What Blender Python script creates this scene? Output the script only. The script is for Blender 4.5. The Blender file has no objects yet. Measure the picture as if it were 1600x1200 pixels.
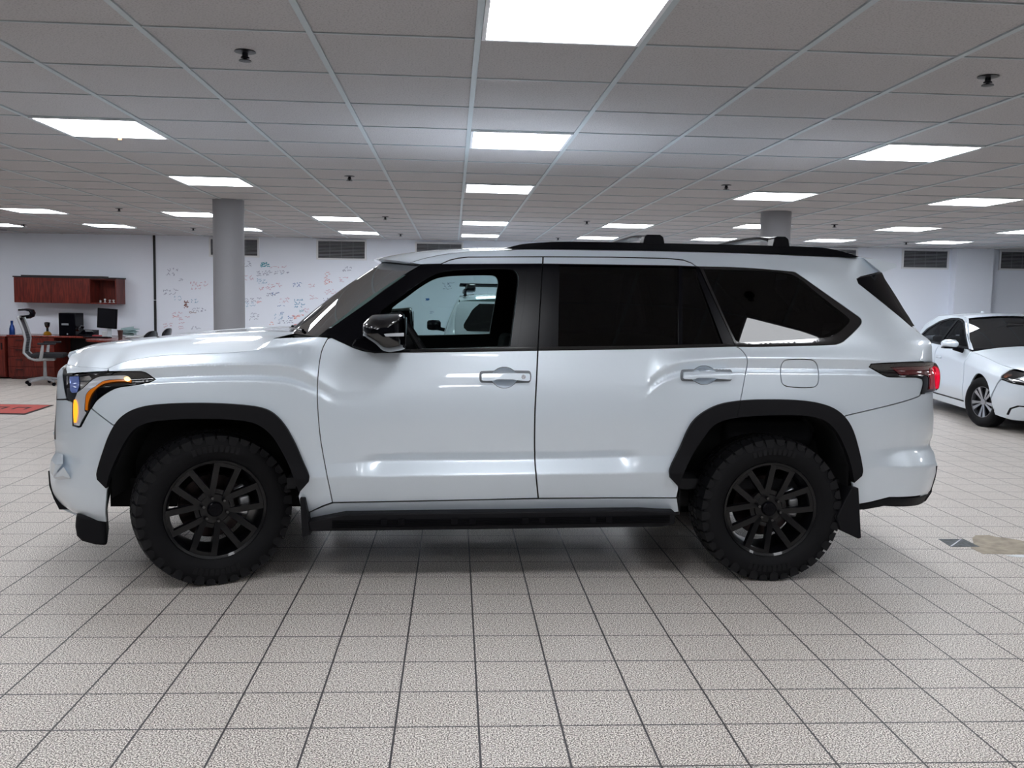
import bpy, bmesh, math, random
import numpy as np
from mathutils import Vector, Matrix
from mathutils.geometry import delaunay_2d_cdt
random.seed(7)
SC = bpy.context.scene
COL = SC.collection
R = math.radians

# ------------------------------------------------------------------ camera model (metres, z up, camera looks along +Y)
FOC, PIT, ROL, YAW = 1448.8436, -0.0917948, 0.0193452, 0.0651638     # focal length in pixels of the 1600 px wide frame
CH = 1.5652                                                          # lens height
_cy, _sy, _cp, _sp, _cr, _sr = math.cos(YAW), math.sin(YAW), math.cos(PIT), math.sin(PIT), math.cos(ROL), math.sin(ROL)
FW = np.array([_sy*_cp, _cy*_cp, _sp]); _rt = np.array([_cy, -_sy, 0.0]); _up = np.cross(_rt, FW)
RT = _cr*_rt + _sr*_up; UP = -_sr*_rt + _cr*_up
CAMP = np.array([0, 0, CH])
def ray(px, py):
    px = np.asarray(px, float); py = np.asarray(py, float)
    return FW + RT*((px-800)/FOC)[..., None] + UP*((600-py)/FOC)[..., None]
def onz(px, py, z):
    d = ray(px, py); return CAMP + d*((z-CH)/d[..., 2])[..., None]
def onplane(px, py, P0, n):
    d = ray(px, py); n = np.asarray(n, float)
    t = ((np.asarray(P0, float)-CAMP)@n)/(d@n)
    return CAMP + d*t[..., None]

# ------------------------------------------------------------------ materials
def lin(c):
    return tuple(((v/255)/12.92 if v/255 <= .04045 else ((v/255+.055)/1.055)**2.4) for v in c) + (1.0,)
def mat(name, rgb, rough=.5, metal=0.0, coat=0.0, coat_rough=.03, spec=.5, emis=None, estr=0.0, noise=0.0, nscale=40.0, bump=0.0):
    m = bpy.data.materials.new(name); m.use_nodes = True
    nt = m.node_tree; b = nt.nodes['Principled BSDF']
    b.inputs['Base Color'].default_value = lin(rgb); b.inputs['Roughness'].default_value = rough
    b.inputs['Metallic'].default_value = metal; b.inputs['Coat Weight'].default_value = coat
    b.inputs['Coat Roughness'].default_value = coat_rough; b.inputs['Specular IOR Level'].default_value = spec
    if emis: b.inputs['Emission Color'].default_value = lin(emis); b.inputs['Emission Strength'].default_value = estr
    if noise or bump:
        tc = nt.nodes.new('ShaderNodeTexCoord'); n = nt.nodes.new('ShaderNodeTexNoise')
        n.inputs['Scale'].default_value = nscale; n.inputs['Detail'].default_value = 4
        nt.links.new(tc.outputs['Object'], n.inputs['Vector'])
        if noise:
            r = nt.nodes.new('ShaderNodeValToRGB')
            c = lin(rgb)[:3]
            r.color_ramp.elements[0].color = tuple(v*(1-noise) for v in c)+(1,); r.color_ramp.elements[0].position = .3
            r.color_ramp.elements[1].color = tuple(min(1, v*(1+noise)) for v in c)+(1,); r.color_ramp.elements[1].position = .7
            nt.links.new(n.outputs['Fac'], r.inputs['Fac']); nt.links.new(r.outputs['Color'], b.inputs['Base Color'])
        if bump:
            bp = nt.nodes.new('ShaderNodeBump'); bp.inputs['Strength'].default_value = bump; bp.inputs['Distance'].default_value = .01
            nt.links.new(n.outputs['Fac'], bp.inputs['Height']); nt.links.new(bp.outputs['Normal'], b.inputs['Normal'])
    return m
def glassmat(name, tint, refl=1.0):
    m = bpy.data.materials.new(name); m.use_nodes = True; nt = m.node_tree
    for n in list(nt.nodes): nt.nodes.remove(n)
    o = nt.nodes.new('ShaderNodeOutputMaterial'); t = nt.nodes.new('ShaderNodeBsdfTransparent'); g = nt.nodes.new('ShaderNodeBsdfGlossy')
    t.inputs['Color'].default_value = tuple(tint)+(1,); g.inputs['Roughness'].default_value = .01
    g.inputs['Color'].default_value = (refl, refl, refl, 1)
    f = nt.nodes.new('ShaderNodeFresnel'); f.inputs['IOR'].default_value = 1.5
    mx = nt.nodes.new('ShaderNodeMixShader')
    nt.links.new(f.outputs[0], mx.inputs[0]); nt.links.new(t.outputs[0], mx.inputs[1]); nt.links.new(g.outputs[0], mx.inputs[2])
    nt.links.new(mx.outputs[0], o.inputs['Surface'])
    return m
def woodmat(name, a, b, rough=.35):
    m = bpy.data.materials.new(name); m.use_nodes = True; nt = m.node_tree; p = nt.nodes['Principled BSDF']
    tc = nt.nodes.new('ShaderNodeTexCoord'); mp = nt.nodes.new('ShaderNodeMapping'); n = nt.nodes.new('ShaderNodeTexNoise')
    mp.inputs['Scale'].default_value = (9, 9, 1.2); n.inputs['Scale'].default_value = 3; n.inputs['Detail'].default_value = 6
    n.inputs['Distortion'].default_value = 1.2
    r = nt.nodes.new('ShaderNodeValToRGB'); r.color_ramp.elements[0].color = lin(a); r.color_ramp.elements[1].color = lin(b)
    r.color_ramp.elements[0].position = .35; r.color_ramp.elements[1].position = .68
    for x, y in ((tc.outputs['Object'], mp.inputs['Vector']), (mp.outputs[0], n.inputs['Vector']), (n.outputs['Fac'], r.inputs['Fac']), (r.outputs['Color'], p.inputs['Base Color'])): nt.links.new(x, y)
    p.inputs['Roughness'].default_value = rough
    return m
M = {
 'paint': mat('white_pearl_paint', (228, 238, 247), .40, .38, 1.0, .02, noise=0),
 'black_gloss': mat('gloss_black', (7, 7, 11), .12, 0, 1.0, .02),
 'black_satin': mat('satin_black', (6, 6, 12), .24, spec=.13),
 'glass_black': mat('opaque_black_glass', (5, 5, 10), .1, spec=.2),
 'black_matte': mat('black_plastic', (10, 10, 15), .65, spec=.25, bump=.15, nscale=900),
 'dark': mat('dark_lining', (7, 7, 10), .8),
 'cabin': mat('cabin_trim', (12, 12, 17), .7),
 'rubber': mat('tyre_rubber', (7, 7, 11), .7, spec=.25, bump=.1, nscale=200),
 'rubber_block': mat('tread_rubber', (11, 11, 15), .6, spec=.3, bump=.2, nscale=250),
 'rim': mat('black_alloy', (5, 5, 8), .32, 0, .25, spec=.3),
 'disc': mat('brake_disc', (44, 38, 38), .35, 1.0),
 'caliper': mat('bare_caliper_metal', (190, 192, 196), .35, .8),
 'chrome': mat('chrome', (225, 228, 232), .12, 1.0),
 'silver': mat('silver_plastic', (208, 213, 220), .25, .35),
 'handle_shadow': mat('handle_shadow_grey', (126, 130, 136), .5),
 'amber': mat('amber_lens', (150, 78, 14), .2, 0, 1, emis=(255, 140, 20), estr=.12),
 'amber_dark': mat('dark_amber_lens', (96, 52, 30), .2, 0, 1),
 'amber_lit': mat('lit_amber_lamp', (255, 160, 40), .2, 0, 1, emis=(255, 140, 25), estr=1.0),
 'lamp_warm': mat('warm_lamp_dot', (255, 220, 150), .2, emis=(255, 205, 110), estr=2.0),
 'projector': mat('projector_lens', (120, 136, 178), .06, .4, 1, emis=(110, 140, 255), estr=.06),
 'red_lens': mat('red_tail_lens', (150, 16, 34), .12, 0, 1, emis=(255, 10, 40), estr=.06),
 'red_lit': mat('lit_red_tail_lamp', (230, 20, 60), .15, 0, 1, emis=(255, 16, 60), estr=.22),
 'red_dark': mat('dark_red_lens', (84, 8, 20), .12, 0, 1),
 'glass': glassmat('tinted_side_glass', (.30, .41, .40)),
 'glass_dark': glassmat('privacy_glass', (.012, .013, .018), .6),
 'glass_car': glassmat('car_window_glass', (.42, .46, .47), .2),
 'glass_front': glassmat('car_windscreen_glass', (.46, .50, .51), .16),
 'glass_ws': glassmat('windscreen_glass', (.13, .18, .16), .45),
 'wall': mat('white_wall_paint', (230, 236, 247), .75),
 'wall_dark': mat('dark_rear_wall', (24, 25, 30), .7),
 'col': mat('grey_column_paint', (150, 151, 156), .55),
 'ceil_bar': mat('ceiling_grid_metal', (176, 186, 190), .45),
 'led': mat('led_diffuser', (255, 255, 255), .4, emis=(247, 250, 255), estr=9.0),
 'white_metal': mat('white_enamel', (222, 224, 228), .4),
 'vent_dark': mat('vent_louvre_grey', (140, 143, 150), .5, .2),
 'strip': mat('black_strip', (16, 17, 20), .5),
 'wood': woodmat('cherry_veneer', (74, 24, 20), (118, 44, 34)),
 'woodtop': woodmat('cherry_top', (92, 36, 30), (134, 58, 46), .22),
 'black_thin': mat('black_edge', (14, 13, 18), .5),
 'mesh': mat('grey_chair_mesh', (92, 92, 98), .7, noise=.25, nscale=60),
 'chair_grey': mat('chair_frame_grey', (168, 170, 174), .45, .2),
 'fabric': mat('charcoal_fabric', (28, 28, 34), .85),
 'screen': mat('monitor_screen', (9, 10, 16), .25),
 'blue': mat('blue_bottle', (22, 60, 130), .25, .4),
 'gold': mat('gold_trophy', (205, 150, 40), .3, .8),
 'paper': mat('paper_white', (214, 219, 222), .7),
 'papergreen': mat('paper_teal', (150, 178, 180), .7),
 'cup': mat('brown_cup', (70, 50, 48), .5),
 'red': mat('red_plastic', (150, 40, 48), .5),
 'mat_red': mat('red_floor_mat', (172, 76, 70), .9, noise=.12, nscale=60),
 'mat_black': mat('mat_black_edge', (34, 26, 28), .9),
 'sprk': mat('dark_sprinkler_metal', (34, 36, 42), .4, .6),
 'tile_dark': mat('broken_dark_tile', (70, 76, 80), .6, noise=.5, nscale=30),
 'tile_tan': mat('tan_floor_stain', (158, 148, 132), .75, noise=.22, nscale=14),
 'alloy': mat('machined_alloy', (176, 178, 184), .25, .9),
}
for nm, c in {'mk_red': (214, 110, 112), 'mk_blue': (60, 112, 176), 'mk_teal': (70, 160, 178), 'mk_orange': (222, 110, 70), 'mk_brown': (112, 60, 52), 'mk_faint': (150, 155, 178), 'mk_pink': (205, 165, 182), 'mk_sky': (140, 178, 205)}.items():
    M[nm] = mat('marker_'+nm[3:], c, .7)

# ------------------------------------------------------------------ objects
def tag(o, label=None, cat=None, group=None, kind=None):
    if label: o['label'] = label
    if cat: o['category'] = cat
    if group: o['group'] = group
    if kind: o['kind'] = kind
    return o
def empty(name, loc=(0, 0, 0), rz=0.0, parent=None):
    o = bpy.data.objects.new(name, None); COL.objects.link(o)
    o.empty_display_size = .1; o.location = loc; o.rotation_euler = (0, 0, rz); o.parent = parent
    return o
def link_mesh(name, me, parent=None):
    o = bpy.data.objects.new(name, me); COL.objects.link(o); o.parent = parent; return o
def copy_tree(o, parent=None):
    c = o.copy(); COL.objects.link(c); c.parent = parent
    for ch in list(o.children): copy_tree(ch, c)
    return c

class MB:
    def __init__(s): s.v = []; s.f = []; s.mi = []; s.cur = 0
    def add(s, vs, fs):
        b = len(s.v); s.v += [tuple(map(float, p)) for p in vs]; s.f += [tuple(b+i for i in f) for f in fs]; s.mi += [s.cur]*len(fs); return s
    def box(s, c, d, rz=0, rx=0, ry=0):
        m = Matrix.Translation(c) @ Matrix.Rotation(rz, 4, 'Z') @ Matrix.Rotation(ry, 4, 'Y') @ Matrix.Rotation(rx, 4, 'X')
        vs = [m @ Vector((x*d[0]/2, y*d[1]/2, z*d[2]/2)) for x in (-1, 1) for y in (-1, 1) for z in (-1, 1)]
        return s.add(vs, [(0, 1, 3, 2), (4, 6, 7, 5), (0, 4, 5, 1), (2, 3, 7, 6), (0, 2, 6, 4), (1, 5, 7, 3)])
    def b2(s, lo, hi): return s.box([(a+b)/2 for a, b in zip(lo, hi)], [abs(b-a) for a, b in zip(lo, hi)])
    def tube(s, pts, r, n=10, cap=True):
        pts = [Vector(p) for p in pts]; rr = r if isinstance(r, (list, tuple)) else [r]*len(pts)
        vs = []; fs = []
        prev = None
        for i, p in enumerate(pts):
            t = (pts[min(i+1, len(pts)-1)]-pts[max(i-1, 0)]).normalized()
            if prev is None:
                a = Vector((0, 0, 1)) if abs(t.z) < .9 else Vector((1, 0, 0))
                x = t.cross(a).normalized()
            else: x = (prev - t*prev.dot(t)).normalized()
            prev = x; y = t.cross(x)
            for k in range(n):
                an = 2*math.pi*k/n; vs.append(p+(x*math.cos(an)+y*math.sin(an))*rr[i])
        for i in range(len(pts)-1):
            for k in range(n):
                k2 = (k+1) % n; fs.append((i*n+k, i*n+k2, (i+1)*n+k2, (i+1)*n+k))
        if cap: fs.append(tuple(range(n-1, -1, -1))); fs.append(tuple((len(pts)-1)*n+k for k in range(n)))
        return s.add(vs, fs)
    def lathe(s, prof, c=(0, 0, 0), axis='Z', n=32, close=False):
        vs = []; fs = []; m = len(prof)
        for k in range(n):
            a = 2*math.pi*k/n; ca, sa = math.cos(a), math.sin(a)
            for r, h in prof:
                p = {'Z': (r*ca, r*sa, h), 'Y': (r*ca, h, r*sa), 'X': (h, r*ca, r*sa)}[axis]
                vs.append((p[0]+c[0], p[1]+c[1], p[2]+c[2]))
        for k in range(n):
            k2 = (k+1) % n
            for i in range(m if close else m-1):
                j = (i+1) % m
                q = (k*m+i, k2*m+i, k2*m+j, k*m+j); fs.append(q if axis == 'Z' else q[::-1])
        return s.add(vs, fs)
    def prism(s, poly, f0, f1):
        """poly: list of 2D points, f0/f1 map a point to the two 3D end positions"""
        n = len(poly); vs = [f0(p) for p in poly]+[f1(p) for p in poly]
        fs = [tuple(range(n-1, -1, -1)), tuple(range(n, 2*n))]+[(i, (i+1) % n, n+(i+1) % n, n+i) for i in range(n)]
        return s.add(vs, fs)
    def grid(s, P, closed_u=False):
        """P[i][j] grid of points"""
        n, m = len(P), len(P[0]); vs = [p for row in P for p in row]; fs = []
        for i in range(n if closed_u else n-1):
            for j in range(m-1):
                i2 = (i+1) % n
                fs.append((i*m+j, i2*m+j, i2*m+j+1, i*m+j+1))
        return s.add(vs, fs)
    def build(s, name, mats, parent=None, smooth=35, bevel=0, seg=2, fix=True, loc=None, rz=0):
        me = bpy.data.meshes.new(name); me.from_pydata(s.v, [], s.f)
        ms = mats if isinstance(mats, (list, tuple)) else [mats]
        for m in ms: me.materials.append(M[m] if isinstance(m, str) else m)
        me.polygons.foreach_set('material_index', s.mi)
        if fix:
            bm = bmesh.new(); bm.from_mesh(me); bmesh.ops.recalc_face_normals(bm, faces=bm.faces); bm.to_mesh(me); bm.free()
        if smooth:
            me.polygons.foreach_set('use_smooth', [True]*len(me.polygons)); me.set_sharp_from_angle(angle=R(smooth))
        me.update()
        o = link_mesh(name, me, parent)
        if loc is not None: o.location = loc
        if rz: o.rotation_euler = (0, 0, rz)
        if bevel:
            b = o.modifiers.new('bevel', 'BEVEL'); b.width = bevel; b.segments = seg; b.limit_method = 'ANGLE'; b.angle_limit = R(40)
        return o

# ------------------------------------------------------------------ polygons and lofted body sides
def spline(pts, closed=True, corner=30, step=4):
    """pass a smooth line through traced points, keeping sharp corners"""
    P = np.array([p[:2] for p in pts], float); n = len(P); out = []
    def ang(i):
        a = P[i]-P[i-1]; b = P[(i+1) % n]-P[i]
        c = a@b/(np.linalg.norm(a)*np.linalg.norm(b)+1e-12); return math.degrees(math.acos(max(-1, min(1, c))))
    cor = [(not closed and i in (0, n-1)) or ang(i) > corner for i in range(n)]
    for i in range(n if closed else n-1):
        j = (i+1) % n; d = P[j]-P[i]; L = np.linalg.norm(d)
        def tan(k):
            if cor[k]: return d
            t = P[(k+1) % n]-P[k-1]; return t/np.linalg.norm(t)*L
        m0, m1 = tan(i), tan(j)
        k = 1 if (cor[i] and cor[j]) else step
        for q in range(k):
            t = q/k; out.append((2*t**3-3*t*t+1)*P[i]+(t**3-2*t*t+t)*m0+(-2*t**3+3*t*t)*P[j]+(t**3-t*t)*m1)
    if not closed: out.append(P[-1])
    return np.array(out)
def area(P):
    x, y = P[:, 0], P[:, 1]; return .5*np.sum(x*np.roll(y, -1)-np.roll(x, -1)*y)
def inset(P, d):
    if abs(d) < 1e-9: return P
    if area(P) < 0: P = P[::-1]
    e = np.roll(P, -1, 0)-P; L = np.linalg.norm(e, axis=1)+1e-12; nrm = np.stack([-e[:, 1], e[:, 0]], 1)/L[:, None]
    a = np.roll(nrm, 1, 0); m = a+nrm; m /= (np.linalg.norm(m, axis=1)[:, None]+1e-9)
    c = np.maximum(.45, np.sum(m*nrm, 1)); return P+m*(d/c)[:, None]
def densify(P, h):
    out = []
    for i in range(len(P)):
        a, b = P[i], P[(i+1) % len(P)]; k = max(1, int(math.ceil(np.linalg.norm(b-a)/h)))
        for q in range(k): out.append(a+(b-a)*q/k)
    return np.array(out)
def dedupe(P, e=4e-4):
    o = [P[0]]
    for p in P[1:]:
        if np.linalg.norm(p-o[-1]) > e: o.append(p)
    if np.linalg.norm(o[0]-o[-1]) <= e: o.pop()
    return np.array(o)
def inside(P, Q):
    x, y = Q[:, 0], Q[:, 1]; r = np.zeros(len(Q), bool)
    for i in range(len(P)):
        (x0, y0), (x1, y1) = P[i-1], P[i]
        c = ((y0 > y) != (y1 > y))
        with np.errstate(divide='ignore', invalid='ignore'): r ^= c & (x < (x1-x0)*(y-y0)/(y1-y0+1e-30)+x0)
    return r
def edist(P, Q):
    d = np.full(len(Q), 1e9)
    for i in range(len(P)):
        a, b = P[i-1], P[i]; ab = b-a; t = np.clip(((Q-a)@ab)/(ab@ab+1e-15), 0, 1)
        d = np.minimum(d, np.linalg.norm(Q-a-t[:, None]*ab, axis=1))
    return d
def pchip_slopes(x, y):
    h = np.diff(x, axis=-1); dl = np.diff(y, axis=-1)/h
    m = np.zeros_like(y)
    a, b = dl[..., :-1], dl[..., 1:]; w1 = 2*h[..., 1:]+h[..., :-1]; w2 = h[..., 1:]+2*h[..., :-1]
    with np.errstate(divide='ignore', invalid='ignore'):
        mm = (w1+w2)/(w1/a+w2/b)
    m[..., 1:-1] = np.where(a*b > 0, mm, 0); m[..., 0] = dl[..., 0]; m[..., -1] = dl[..., -1]
    return m
def herm(x0, x1, y0, y1, m0, m1, x):
    h = x1-x0; t = np.clip((x-x0)/h, 0, 1)
    return (2*t**3-3*t*t+1)*y0+(t**3-2*t*t+t)*h*m0+(-2*t**3+3*t*t)*y1+(t**3-t*t)*h*m1
class Curve1:
    def __init__(s, x, y): s.x = np.array(x, float); s.y = np.array(y, float); s.m = pchip_slopes(s.x, s.y)
    def __call__(s, q):
        q = np.clip(np.asarray(q, float), s.x[0], s.x[-1]); i = np.clip(np.searchsorted(s.x, q)-1, 0, len(s.x)-2)
        return herm(s.x[i], s.x[i+1], s.y[i], s.y[i+1], s.m[i], s.m[i+1], q)
class Body:
    """half width of a car body as a function of (u along the car, z), lofted through feature lines that run along it"""
    def __init__(s, lines, red, straight=None, creases=None):
        s.st = straight; s.cr = creases; s.L = [(Curve1([k[0] for k in l], [k[1] for k in l]), Curve1([k[0] for k in l], [k[2] for k in l])) for l in lines]; s.red = red
    def W(s, u, z):
        u, z = np.broadcast_arrays(np.asarray(u, float), np.asarray(z, float)); sh = u.shape; u = u.ravel(); z = z.ravel()
        Z = np.stack([a(u) for a, b in s.L], 1); Y = np.stack([b(u) for a, b in s.L], 1)
        if s.st is not None:      # keep the glass plane flat between the belt and the top of the windows
            q = s.st; f = np.array([.07, .93]); zi = Z[:, q:q+1]+f*(Z[:, q+1:q+2]-Z[:, q:q+1]); yi = Y[:, q:q+1]+f*(Y[:, q+1:q+2]-Y[:, q:q+1])
            Z = np.concatenate([Z[:, :q+1], zi, Z[:, q+1:]], 1); Y = np.concatenate([Y[:, :q+1], yi, Y[:, q+1:]], 1)
        for k in range(1, Z.shape[1]): Z[:, k] = np.maximum(Z[:, k], Z[:, k-1]+.004)
        if s.cr is not None:      # flat faces between the crease lines, each crease rounded over a few millimetres
            r_ = np.arange(len(u)); fade = .07*np.interp(u, [.72, 1.0, 2.15, 2.42], [0, 1, 1, 0])          # the upper creases melt away over the doors
            dist = np.min(np.stack([abs(Z[:, k]-z)+(fade if k > 5 else 0) for k in s.cr], 1), 1)
            rad = np.clip(.8*dist, .006, .055); rad = np.where(z > Z[:, s.st]-.03, np.minimum(rad, .02), rad); w = 0
            for d in np.linspace(-1, 1, 7):
                zc = np.clip(z+d*rad, Z[:, 0], Z[:, -1]); i = np.clip(np.sum(Z <= zc[:, None], 1)-1, 0, Z.shape[1]-2)
                w = w+(Y[r_, i]+(Y[r_, i+1]-Y[r_, i])*(zc-Z[r_, i])/(Z[r_, i+1]-Z[r_, i]))/7
            return (w-s.red(u, z)).reshape(sh)
        m = pchip_slopes(Z, Y); zc = np.clip(z, Z[:, 0], Z[:, -1])
        i = np.clip(np.sum(Z <= zc[:, None], 1)-1, 0, Z.shape[1]-2); r = np.arange(len(u))
        w = herm(Z[r, i], Z[r, i+1], Y[r, i], Y[r, i+1], m[r, i], m[r, i+1], zc)
        return (w-s.red(u, z)).reshape(sh)
    def pos(s, u, z, off=0.0): return np.stack([u, -(s.W(u, z)+off), z], -1)
    def panel(s, name, polys, matname, parent, off=0.0, flange=.02, shrink=.0025, du=.03, dz=.0125, mats=None):
        """polys: list of (outline, [holes]) in (u, z); one mesh whose faces follow the body, with edges folded inwards"""
        V = []; F = []; N = []
        for outer, holes in polys:
            loops = []
            for k, lp in enumerate([outer]+list(holes)):
                P = dedupe(np.asarray(lp, float)); P = P if area(P) > 0 else P[::-1]
                P = inset(P, shrink if k == 0 else -shrink); P = densify(P, .03)
                loops.append(P)
            pts = []; edges = []
            for P in loops:
                b = len(pts); pts += [tuple(p) for p in P]; edges += [(b+i, b+(i+1) % len(P)) for i in range(len(P))]
            lo, hi = loops[0].min(0), loops[0].max(0)
            gx, gz = np.meshgrid(np.arange(lo[0]+du*.37, hi[0], du), np.arange(lo[1]+dz*.41, hi[1], dz)); gx[::2] += du*.5
            Q = np.stack([gx.ravel(), gz.ravel()], 1); fu = np.arange(lo[0], hi[0], du*.6); FZ = [a(fu) for a, b in s.L]; ft = []
            keep = np.ones(len(Q), bool)
            for i_, a_ in enumerate(FZ):       # rows of points along the crease lines, so that creases stay crisp
                keep &= abs(np.interp(Q[:, 0], fu, a_)-Q[:, 1]) > dz*.5 if len(fu) > 1 else True
                ft.append(np.stack([fu, a_], 1))
                if s.cr is not None and i_ in s.cr: ft += [np.stack([fu+du*.3, a_+.0075], 1), np.stack([fu+du*.3, a_-.0075], 1)]
                if i_: 
                    for f_ in ((.5,) if np.max(abs(a_-FZ[i_-1])) < .06 else ()): ft.append(np.stack([fu+du*.3, a_*f_+FZ[i_-1]*(1-f_)], 1))
            Q = np.concatenate([Q[keep]]+ft); ok = inside(loops[0], Q)
            for P in loops[1:]: ok &= ~inside(P, Q)
            Q = Q[ok]
            if len(Q):
                ok = np.ones(len(Q), bool)
                for P in loops: ok &= edist(P, Q) > dz*.55
                Q = Q[ok]
            pts += [tuple(q) for q in Q]
            ov, oe, of, *_ = delaunay_2d_cdt([Vector(p) for p in pts], edges, [], 0, 1e-7)
            ov = np.array([(a.x, a.y) for a in ov])
            cen = np.array([ov[list(f)].mean(0) for f in of]); ok = inside(loops[0], cen)
            for P in loops[1:]: ok &= ~inside(P, cen)
            b = len(V); X = s.pos(ov[:, 0], ov[:, 1], off); V += X.tolist()
            e = .004
            wu = (s.W(ov[:, 0]+e, ov[:, 1])-s.W(ov[:, 0]-e, ov[:, 1]))/(2*e); wz = (s.W(ov[:, 0], ov[:, 1]+e)-s.W(ov[:, 0], ov[:, 1]-e))/(2*e)
            n = np.stack([-wu, -np.ones(len(wu)), -wz], 1); n /= np.linalg.norm(n, axis=1)[:, None]; N += n.tolist()
            for f, k in zip(of, ok):
                if k:
                    p = ov[list(f)]; f = list(f)
                    if area(p) < 0: f = f[::-1]
                    F.append(tuple(b+i for i in f))
            if flange:
                for k, P in enumerate(loops):
                    sg = 1 if k == 0 else -1
                    e2 = np.roll(P, -1, 0)-np.roll(P, 1, 0); nn = np.stack([e2[:, 1], -e2[:, 0]], 1)*sg; nn /= np.linalg.norm(nn, axis=1)[:, None]+1e-9
                    A = s.pos(P[:, 0], P[:, 1], off); B = A.copy(); B[:, 1] += flange
                    b = len(V); V += A.tolist()+B.tolist(); n3 = [(q[0], 0, q[1]) for q in nn]; N += n3+n3; m = len(P)
                    for i in range(m):
                        j = (i+1) % m; q = (b+i, b+m+i, b+m+j, b+j); F.append(q if k == 0 else q[::-1])
        me = bpy.data.meshes.new(name); me.from_pydata(V, [], F); me.materials.append(M[matname])
        me.polygons.foreach_set('use_smooth', [True]*len(me.polygons)); me.update()
        me.normals_split_custom_set_from_vertices(N)
        return link_mesh(name, me, parent)
def mirror_part(o):
    """the same part on the other side of the car"""
    c = copy_tree(o, o.parent); c.scale = (1, -1, 1); return c
# ------------------------------------------------------------------ the room
CEIL = 2.5622; GX0, GY0, GSX, GSY = .0826, 3.6827, .63909, .64857
WALLY, WALLS = 16.43, -.101538
wn = np.array([WALLS, -1.0, 0]); wn /= np.linalg.norm(wn)            # back wall normal, towards the room
wd = np.array([-wn[1], wn[0], 0])                                    # along the back wall, to the right
WP0 = np.array([0, WALLY, 0])
WROT = math.atan2(wd[1], wd[0])
def onwall(px, py, d=0.0):
    """a point d metres in front of the back wall -> (along, z)"""
    p = onplane(px, py, WP0+wn*d, wn); return float((p-WP0)@wd), float(p[2])
XL, XR, YB = -15.0, 16.0, -7.0

def floor_material():
    m = bpy.data.materials.new('granite_floor_tiles'); m.use_nodes = True; nt = m.node_tree; p = nt.nodes['Principled BSDF']; L = nt.links.new
    tc = nt.nodes.new('ShaderNodeTexCoord')
    br = nt.nodes.new('ShaderNodeTexBrick'); br.offset = 0; br.squash = 1
    mp = nt.nodes.new('ShaderNodeMapping'); mp.vector_type = 'POINT'
    mp.inputs['Location'].default_value = (.1984+.305*40, -3.27255+.305*40, 0); mp.inputs['Rotation'].default_value = (0, 0, .0027)
    L(tc.outputs['Object'], mp.inputs['Vector']); L(mp.outputs[0], br.inputs['Vector'])
    br.inputs['Scale'].default_value = 1; br.inputs['Brick Width'].default_value = .305; br.inputs['Row Height'].default_value = .305
    br.inputs['Mortar Size'].default_value = .0042; br.inputs['Mortar Smooth'].default_value = .15; br.inputs['Bias'].default_value = 0
    br.inputs['Color1'].default_value = (.46, .46, .46, 1); br.inputs['Color2'].default_value = (.54, .54, .54, 1); br.inputs['Mortar'].default_value = (0, 0, 0, 1)
    n1 = nt.nodes.new('ShaderNodeTexNoise'); n1.inputs['Scale'].default_value = 175; n1.inputs['Detail'].default_value = 2; n1.inputs['Roughness'].default_value = .6
    n2 = nt.nodes.new('ShaderNodeTexNoise'); n2.inputs['Scale'].default_value = 60; n2.inputs['Detail'].default_value = 3
    L(tc.outputs['Object'], n1.inputs['Vector']); L(tc.outputs['Object'], n2.inputs['Vector'])
    r = nt.nodes.new('ShaderNodeValToRGB'); r.color_ramp.interpolation = 'LINEAR'; e = r.color_ramp.elements
    e[0].position = .42; e[0].color = lin((78, 72, 68)); e[1].position = .58; e[1].color = lin((252, 247, 240))
    k = e.new(.5); k.color = lin((190, 180, 172))
    L(n1.outputs['Fac'], r.inputs['Fac'])
    mul = nt.nodes.new('ShaderNodeMix'); mul.data_type = 'RGBA'; mul.blend_type = 'OVERLAY'; mul.inputs[0].default_value = .3
    L(r.outputs['Color'], mul.inputs[6]); L(br.outputs['Color'], mul.inputs[7])
    mix = nt.nodes.new('ShaderNodeMix'); mix.data_type = 'RGBA'; L(br.outputs['Fac'], mix.inputs[0]); L(mul.outputs[2], mix.inputs[6]); mix.inputs[7].default_value = lin((66, 64, 66))
    L(mix.outputs[2], p.inputs['Base Color'])
    rr = nt.nodes.new('ShaderNodeMapRange'); L(n2.outputs['Fac'], rr.inputs[0]); rr.inputs[3].default_value = .34; rr.inputs[4].default_value = .52
    L(rr.outputs[0], p.inputs['Roughness']); p.inputs['Specular IOR Level'].default_value = .32
    b = nt.nodes.new('ShaderNodeBump'); b.invert = True; b.inputs['Strength'].default_value = .5; b.inputs['Distance'].default_value = .003
    L(br.outputs['Fac'], b.inputs['Height']); L(b.outputs['Normal'], p.inputs['Normal'])
    return m
M['floor'] = floor_material()
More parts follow.
